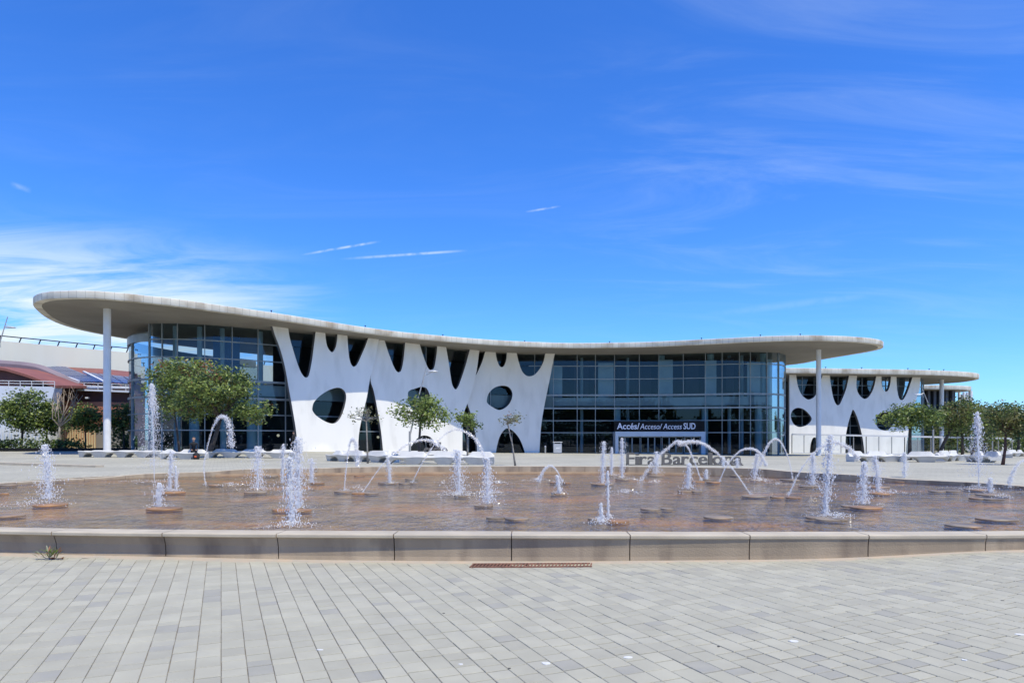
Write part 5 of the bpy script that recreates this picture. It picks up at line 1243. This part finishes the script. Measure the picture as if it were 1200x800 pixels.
jets = [(58, 588, 53, 521, 26, 'plume', 'broad frothy jet leaning left, leftmost in the pool'),
 (186, 594.5, 187, 566, 15, 'column', 'short thick jet on the orange disc at left'),
 (181, 566, 178, 451, 24, 'tall', 'tall jet before the left glass drum, tallest at left'),
 (199, 576, 201, 528, 11, 'column', 'slim jet just right of the tall left jet'),
 (207, 576, 206, 546, 5, 'column', 'thin low jet beside the slim jet right of the tall left jet'),
 (302.5, 574, 302, 523, 22, 'plume', 'bushy jet before the bench left of the white wall'),
 (343, 617, 339, 536, 22, 'plume', 'wide jet nearest the front rim, left of the middle'),
 (350, 596, 349, 512, 24, 'column', 'thick tall column jet behind the nearest left jet'),
 (365.5, 566, 365, 537, 11, 'column', 'small jet right of the thick column jet'),
 (331, 566, 332, 520, 9, 'column', 'narrow jet left of the thick column jet'),
 (457, 566.5, 455, 539, 8, 'column', 'short solid column jet before the centre benches'),
 (538.7, 580, 536, 527, 24, 'plume', 'splashing jet before the right end of the centre benches'),
 (572, 591.5, 570.5, 536, 20, 'plume', 'frothing jet left of the twin flat discs'),
 (656, 579, 653, 557, 9, 'column', 'low jet at the foot of the small arching jet'),
 (706, 567, 707.5, 517, 12, 'column', 'thick white column jet before the entrance'),
 (704.5, 612, 704.5, 590, 6, 'plume', 'thin low jet nearest the front rim by the entrance axis'),
 (713, 609, 712, 552, 4, 'column', 'thin straight jet before the thick white column jet'),
 (716.5, 556, 717, 524, 8, 'column', 'slim jet between the thick column jet and its right neighbour'),
 (729, 560, 729, 513, 10, 'column', 'dense jet immediately left of the standing letters'),
 (769, 556, 769.5, 529, 12, 'plume', 'short jet before the first standing letters'),
 (806.5, 574, 807.5, 543, 13, 'plume', 'cone-shaped jet in front of the standing letters'),
 (828, 562, 828, 550, 6, 'column', 'tiny bubbling jet below the crossing arcs'),
 (848, 555, 848, 535, 7, 'column', 'narrow jet before the last standing letters'),
 (864, 557, 864, 537, 7, 'column', 'narrow jet at the right end of the standing letters'),
 (884, 562, 887.5, 532, 13, 'plume', 'ragged jet under the low arc right of the letters'),
 (967, 605, 973, 510, 19, 'column', 'big foaming jet nearest the viewer at right'),
 (952.5, 569.5, 953, 531, 13, 'plume', 'dropping jet just left of the big foaming jet'),
 (1011, 591, 1013, 541, 17, 'plume', 'double jet with water curtain right of the big foaming jet'),
 (1030, 577.5, 1025.7, 534, 14, 'column', 'jet close behind the double jet'),
 (1060, 564, 1060, 530, 11, 'column', 'solitary jet before the right benches'),
 (1147.5, 572, 1145, 484, 20, 'tall', 'tallest jet at right before the tree crowns'),
 (1160.5, 578, 1160, 560, 8, 'column', 'short jet at the foot of the tallest right jet')]
for j in jets: jet(*j)
arc([(225+16, 569), (239, 545), (244, 520), (250, 500), (257, 489), (264, 489), (269, 498), (270, 511), (271, 522)], 'high looping jet before the big left tree', 1, .9, 1.4)
arc([(403.5, 575), (405, 556), (407.5, 535), (410, 520), (413.5, 514.5), (417, 520), (418.5, 532), (419.5, 545)], 'steep narrow looping jet before the sparse sapling', 1, .5)
arc([(425, 577), (437, 559), (451, 541), (464, 530), (477, 521), (490, 516), (501, 515.5), (510, 518.5), (522, 527)], 'lower long arc crossing before the small arch', .9, .3, .9)
arc([(483, 566), (488, 555), (494, 543.5), (502, 531), (511, 518.7), (524, 507), (535, 503), (547, 506.5), (556, 513), (562, 522), (568, 535)], 'upper long arc crossing before the white wall', .9, .35, .9)
arc([(659, 564.5), (654, 553.6), (648.5, 547), (643.7, 545.8), (638, 550), (634, 557), (631, 563)], 'small arching jet left of the entrance axis', 1.1, .4, 1.3)
arc([(822, 563), (818, 552), (814.5, 542), (810, 532), (806, 524), (800, 518.7), (793, 517), (783.6, 524.4), (774, 532), (761, 547), (750, 565), (743, 576)], 'arc rising left over the standing letters', 1.1, .55, 1.5)
arc([(880, 580), (863, 555), (847, 537), (834, 526), (821, 518.7), (808, 517.5), (796, 520)], 'long arc rising left from the flat disc over the letters', 1.1, .3, 1.7)
arc([(843, 565), (849, 550), (858, 537), (868, 528), (878, 525.5), (887, 528), (893, 535), (898, 545)], 'low arc leaning right past the last letters', 1, .3, 1.3)
arc([(929, 562), (926, 545), (921, 529), (914, 517), (908, 514.5), (901, 520), (895, 532), (891, 545)], 'round arc jet before the right corner of the glass drum', 1, .25, 1.5)
arc([(924, 581), (930, 567), (938, 551), (951, 534), (962, 524), (975, 518.5), (986, 520), (996, 526), (1006, 536)], 'wide arc passing behind the big foaming right jet', 1, .35, 1.2)
arc([(1214, 572), (1206, 545), (1198, 540), (1190, 548), (1186, 556), (1183, 566)], 'arc of falling drops at the right edge of the view', .8, .5, 1.2)
NICK = ['leftmost broad frothy jet', 'short thick jet at left', 'tallest left jet', 'slim jet beside the tallest left jet', None, 'bushy jet left of the white wall', 'nearest left jet', 'thick tall column jet', 'small jet right of the thick column', 'narrow jet left of the thick column', 'short solid jet before the centre benches',
 'splashing jet before the centre benches', 'frothing jet left of centre', 'low jet under the small arc', 'thick white jet before the entrance', 'thin low jet at the front rim', None, 'slim jet left of the letters', 'dense jet left of the letters', 'short jet before the first letters', 'cone-shaped jet before the letters', 'tiny bubbling jet', 'narrow jet before the last letters', 'narrow jet ending the letters',
 'ragged jet right of the letters', 'big foaming right jet', 'dropping jet left of the big foaming jet', 'double curtain jet at right', 'jet behind the double curtain jet', 'solitary jet before the right benches', 'tallest right jet', 'short jet below the tallest right jet']
marks = [(j[0], j[1], n_) for j, n_ in zip(jets, NICK) if n_]+[(241, 569, 'looping jet before the big tree'), (403, 575, 'narrow looping jet before the sapling'), (425, 577, 'lower long arc'), (483, 566, 'upper long arc'), (822, 563, 'arc rising left over the letters'), (880, 580, 'long arc from right to the letters'), (929, 562, 'round arc by the glass drum'), (924, 581, 'wide arc behind the big foaming jet')]
used_l = {}
for o, x, y, wd2, orange in disc_objs:
    cand = sorted(marks, key=lambda q: (q[0]-x)**2+((q[1]-y)*3.5)**2)
    for q in cand[:6]:
        ddx, ddy = x-q[0], (y-q[1])*3.5
        rel = 'under' if abs(ddx) < wd2*.5 and abs(ddy) < 9 else (('right of' if ddx > 0 else 'left of') if abs(ddx) > abs(ddy) else ('in front of' if ddy > 0 else 'behind'))
        lab = f"{'orange-stained' if orange else 'grey-brown'} stepping disc {rel} the {q[2]}"
        if lab not in used_l: break
    used_l[lab] = 1
    tag(o, lab, 'stone disc', 'stepping discs in the fountain pool')
sw = MB()
for (x, y, r_, n) in ((630, 563.5, .55, 130), (535, 581, .7, 200), (585, 567, .6, 140), (575, 579, .7, 160), (735, 578, .5, 150), (768, 566, .5, 100), (891, 564, .5, 120), (912, 568, .5, 70), (1045, 578.5, .7, 120), (705, 614, .22, 110), (271, 569.5, .6, 140), (303, 575, .8, 120), (160, 566, 1.2, 120), (40, 592, .9, 120), (421, 572, .5, 80), (340, 618, .5, 150), (1140, 574, 1.3, 170), (980, 607, .4, 140), (1175, 584, .3, 80), (520, 567, .4, 40), (720, 558, .8, 80)):
    Y = wy(y); foam(sw, (x-600)/F*Y, Y, r_, n)
o = sw.build('splash_foam', M['spray'], origin=(0, 20, WZ)); tag(o, kind='stuff')
print('tris', sum(len(m.polygons) for m in bpy.data.meshes))
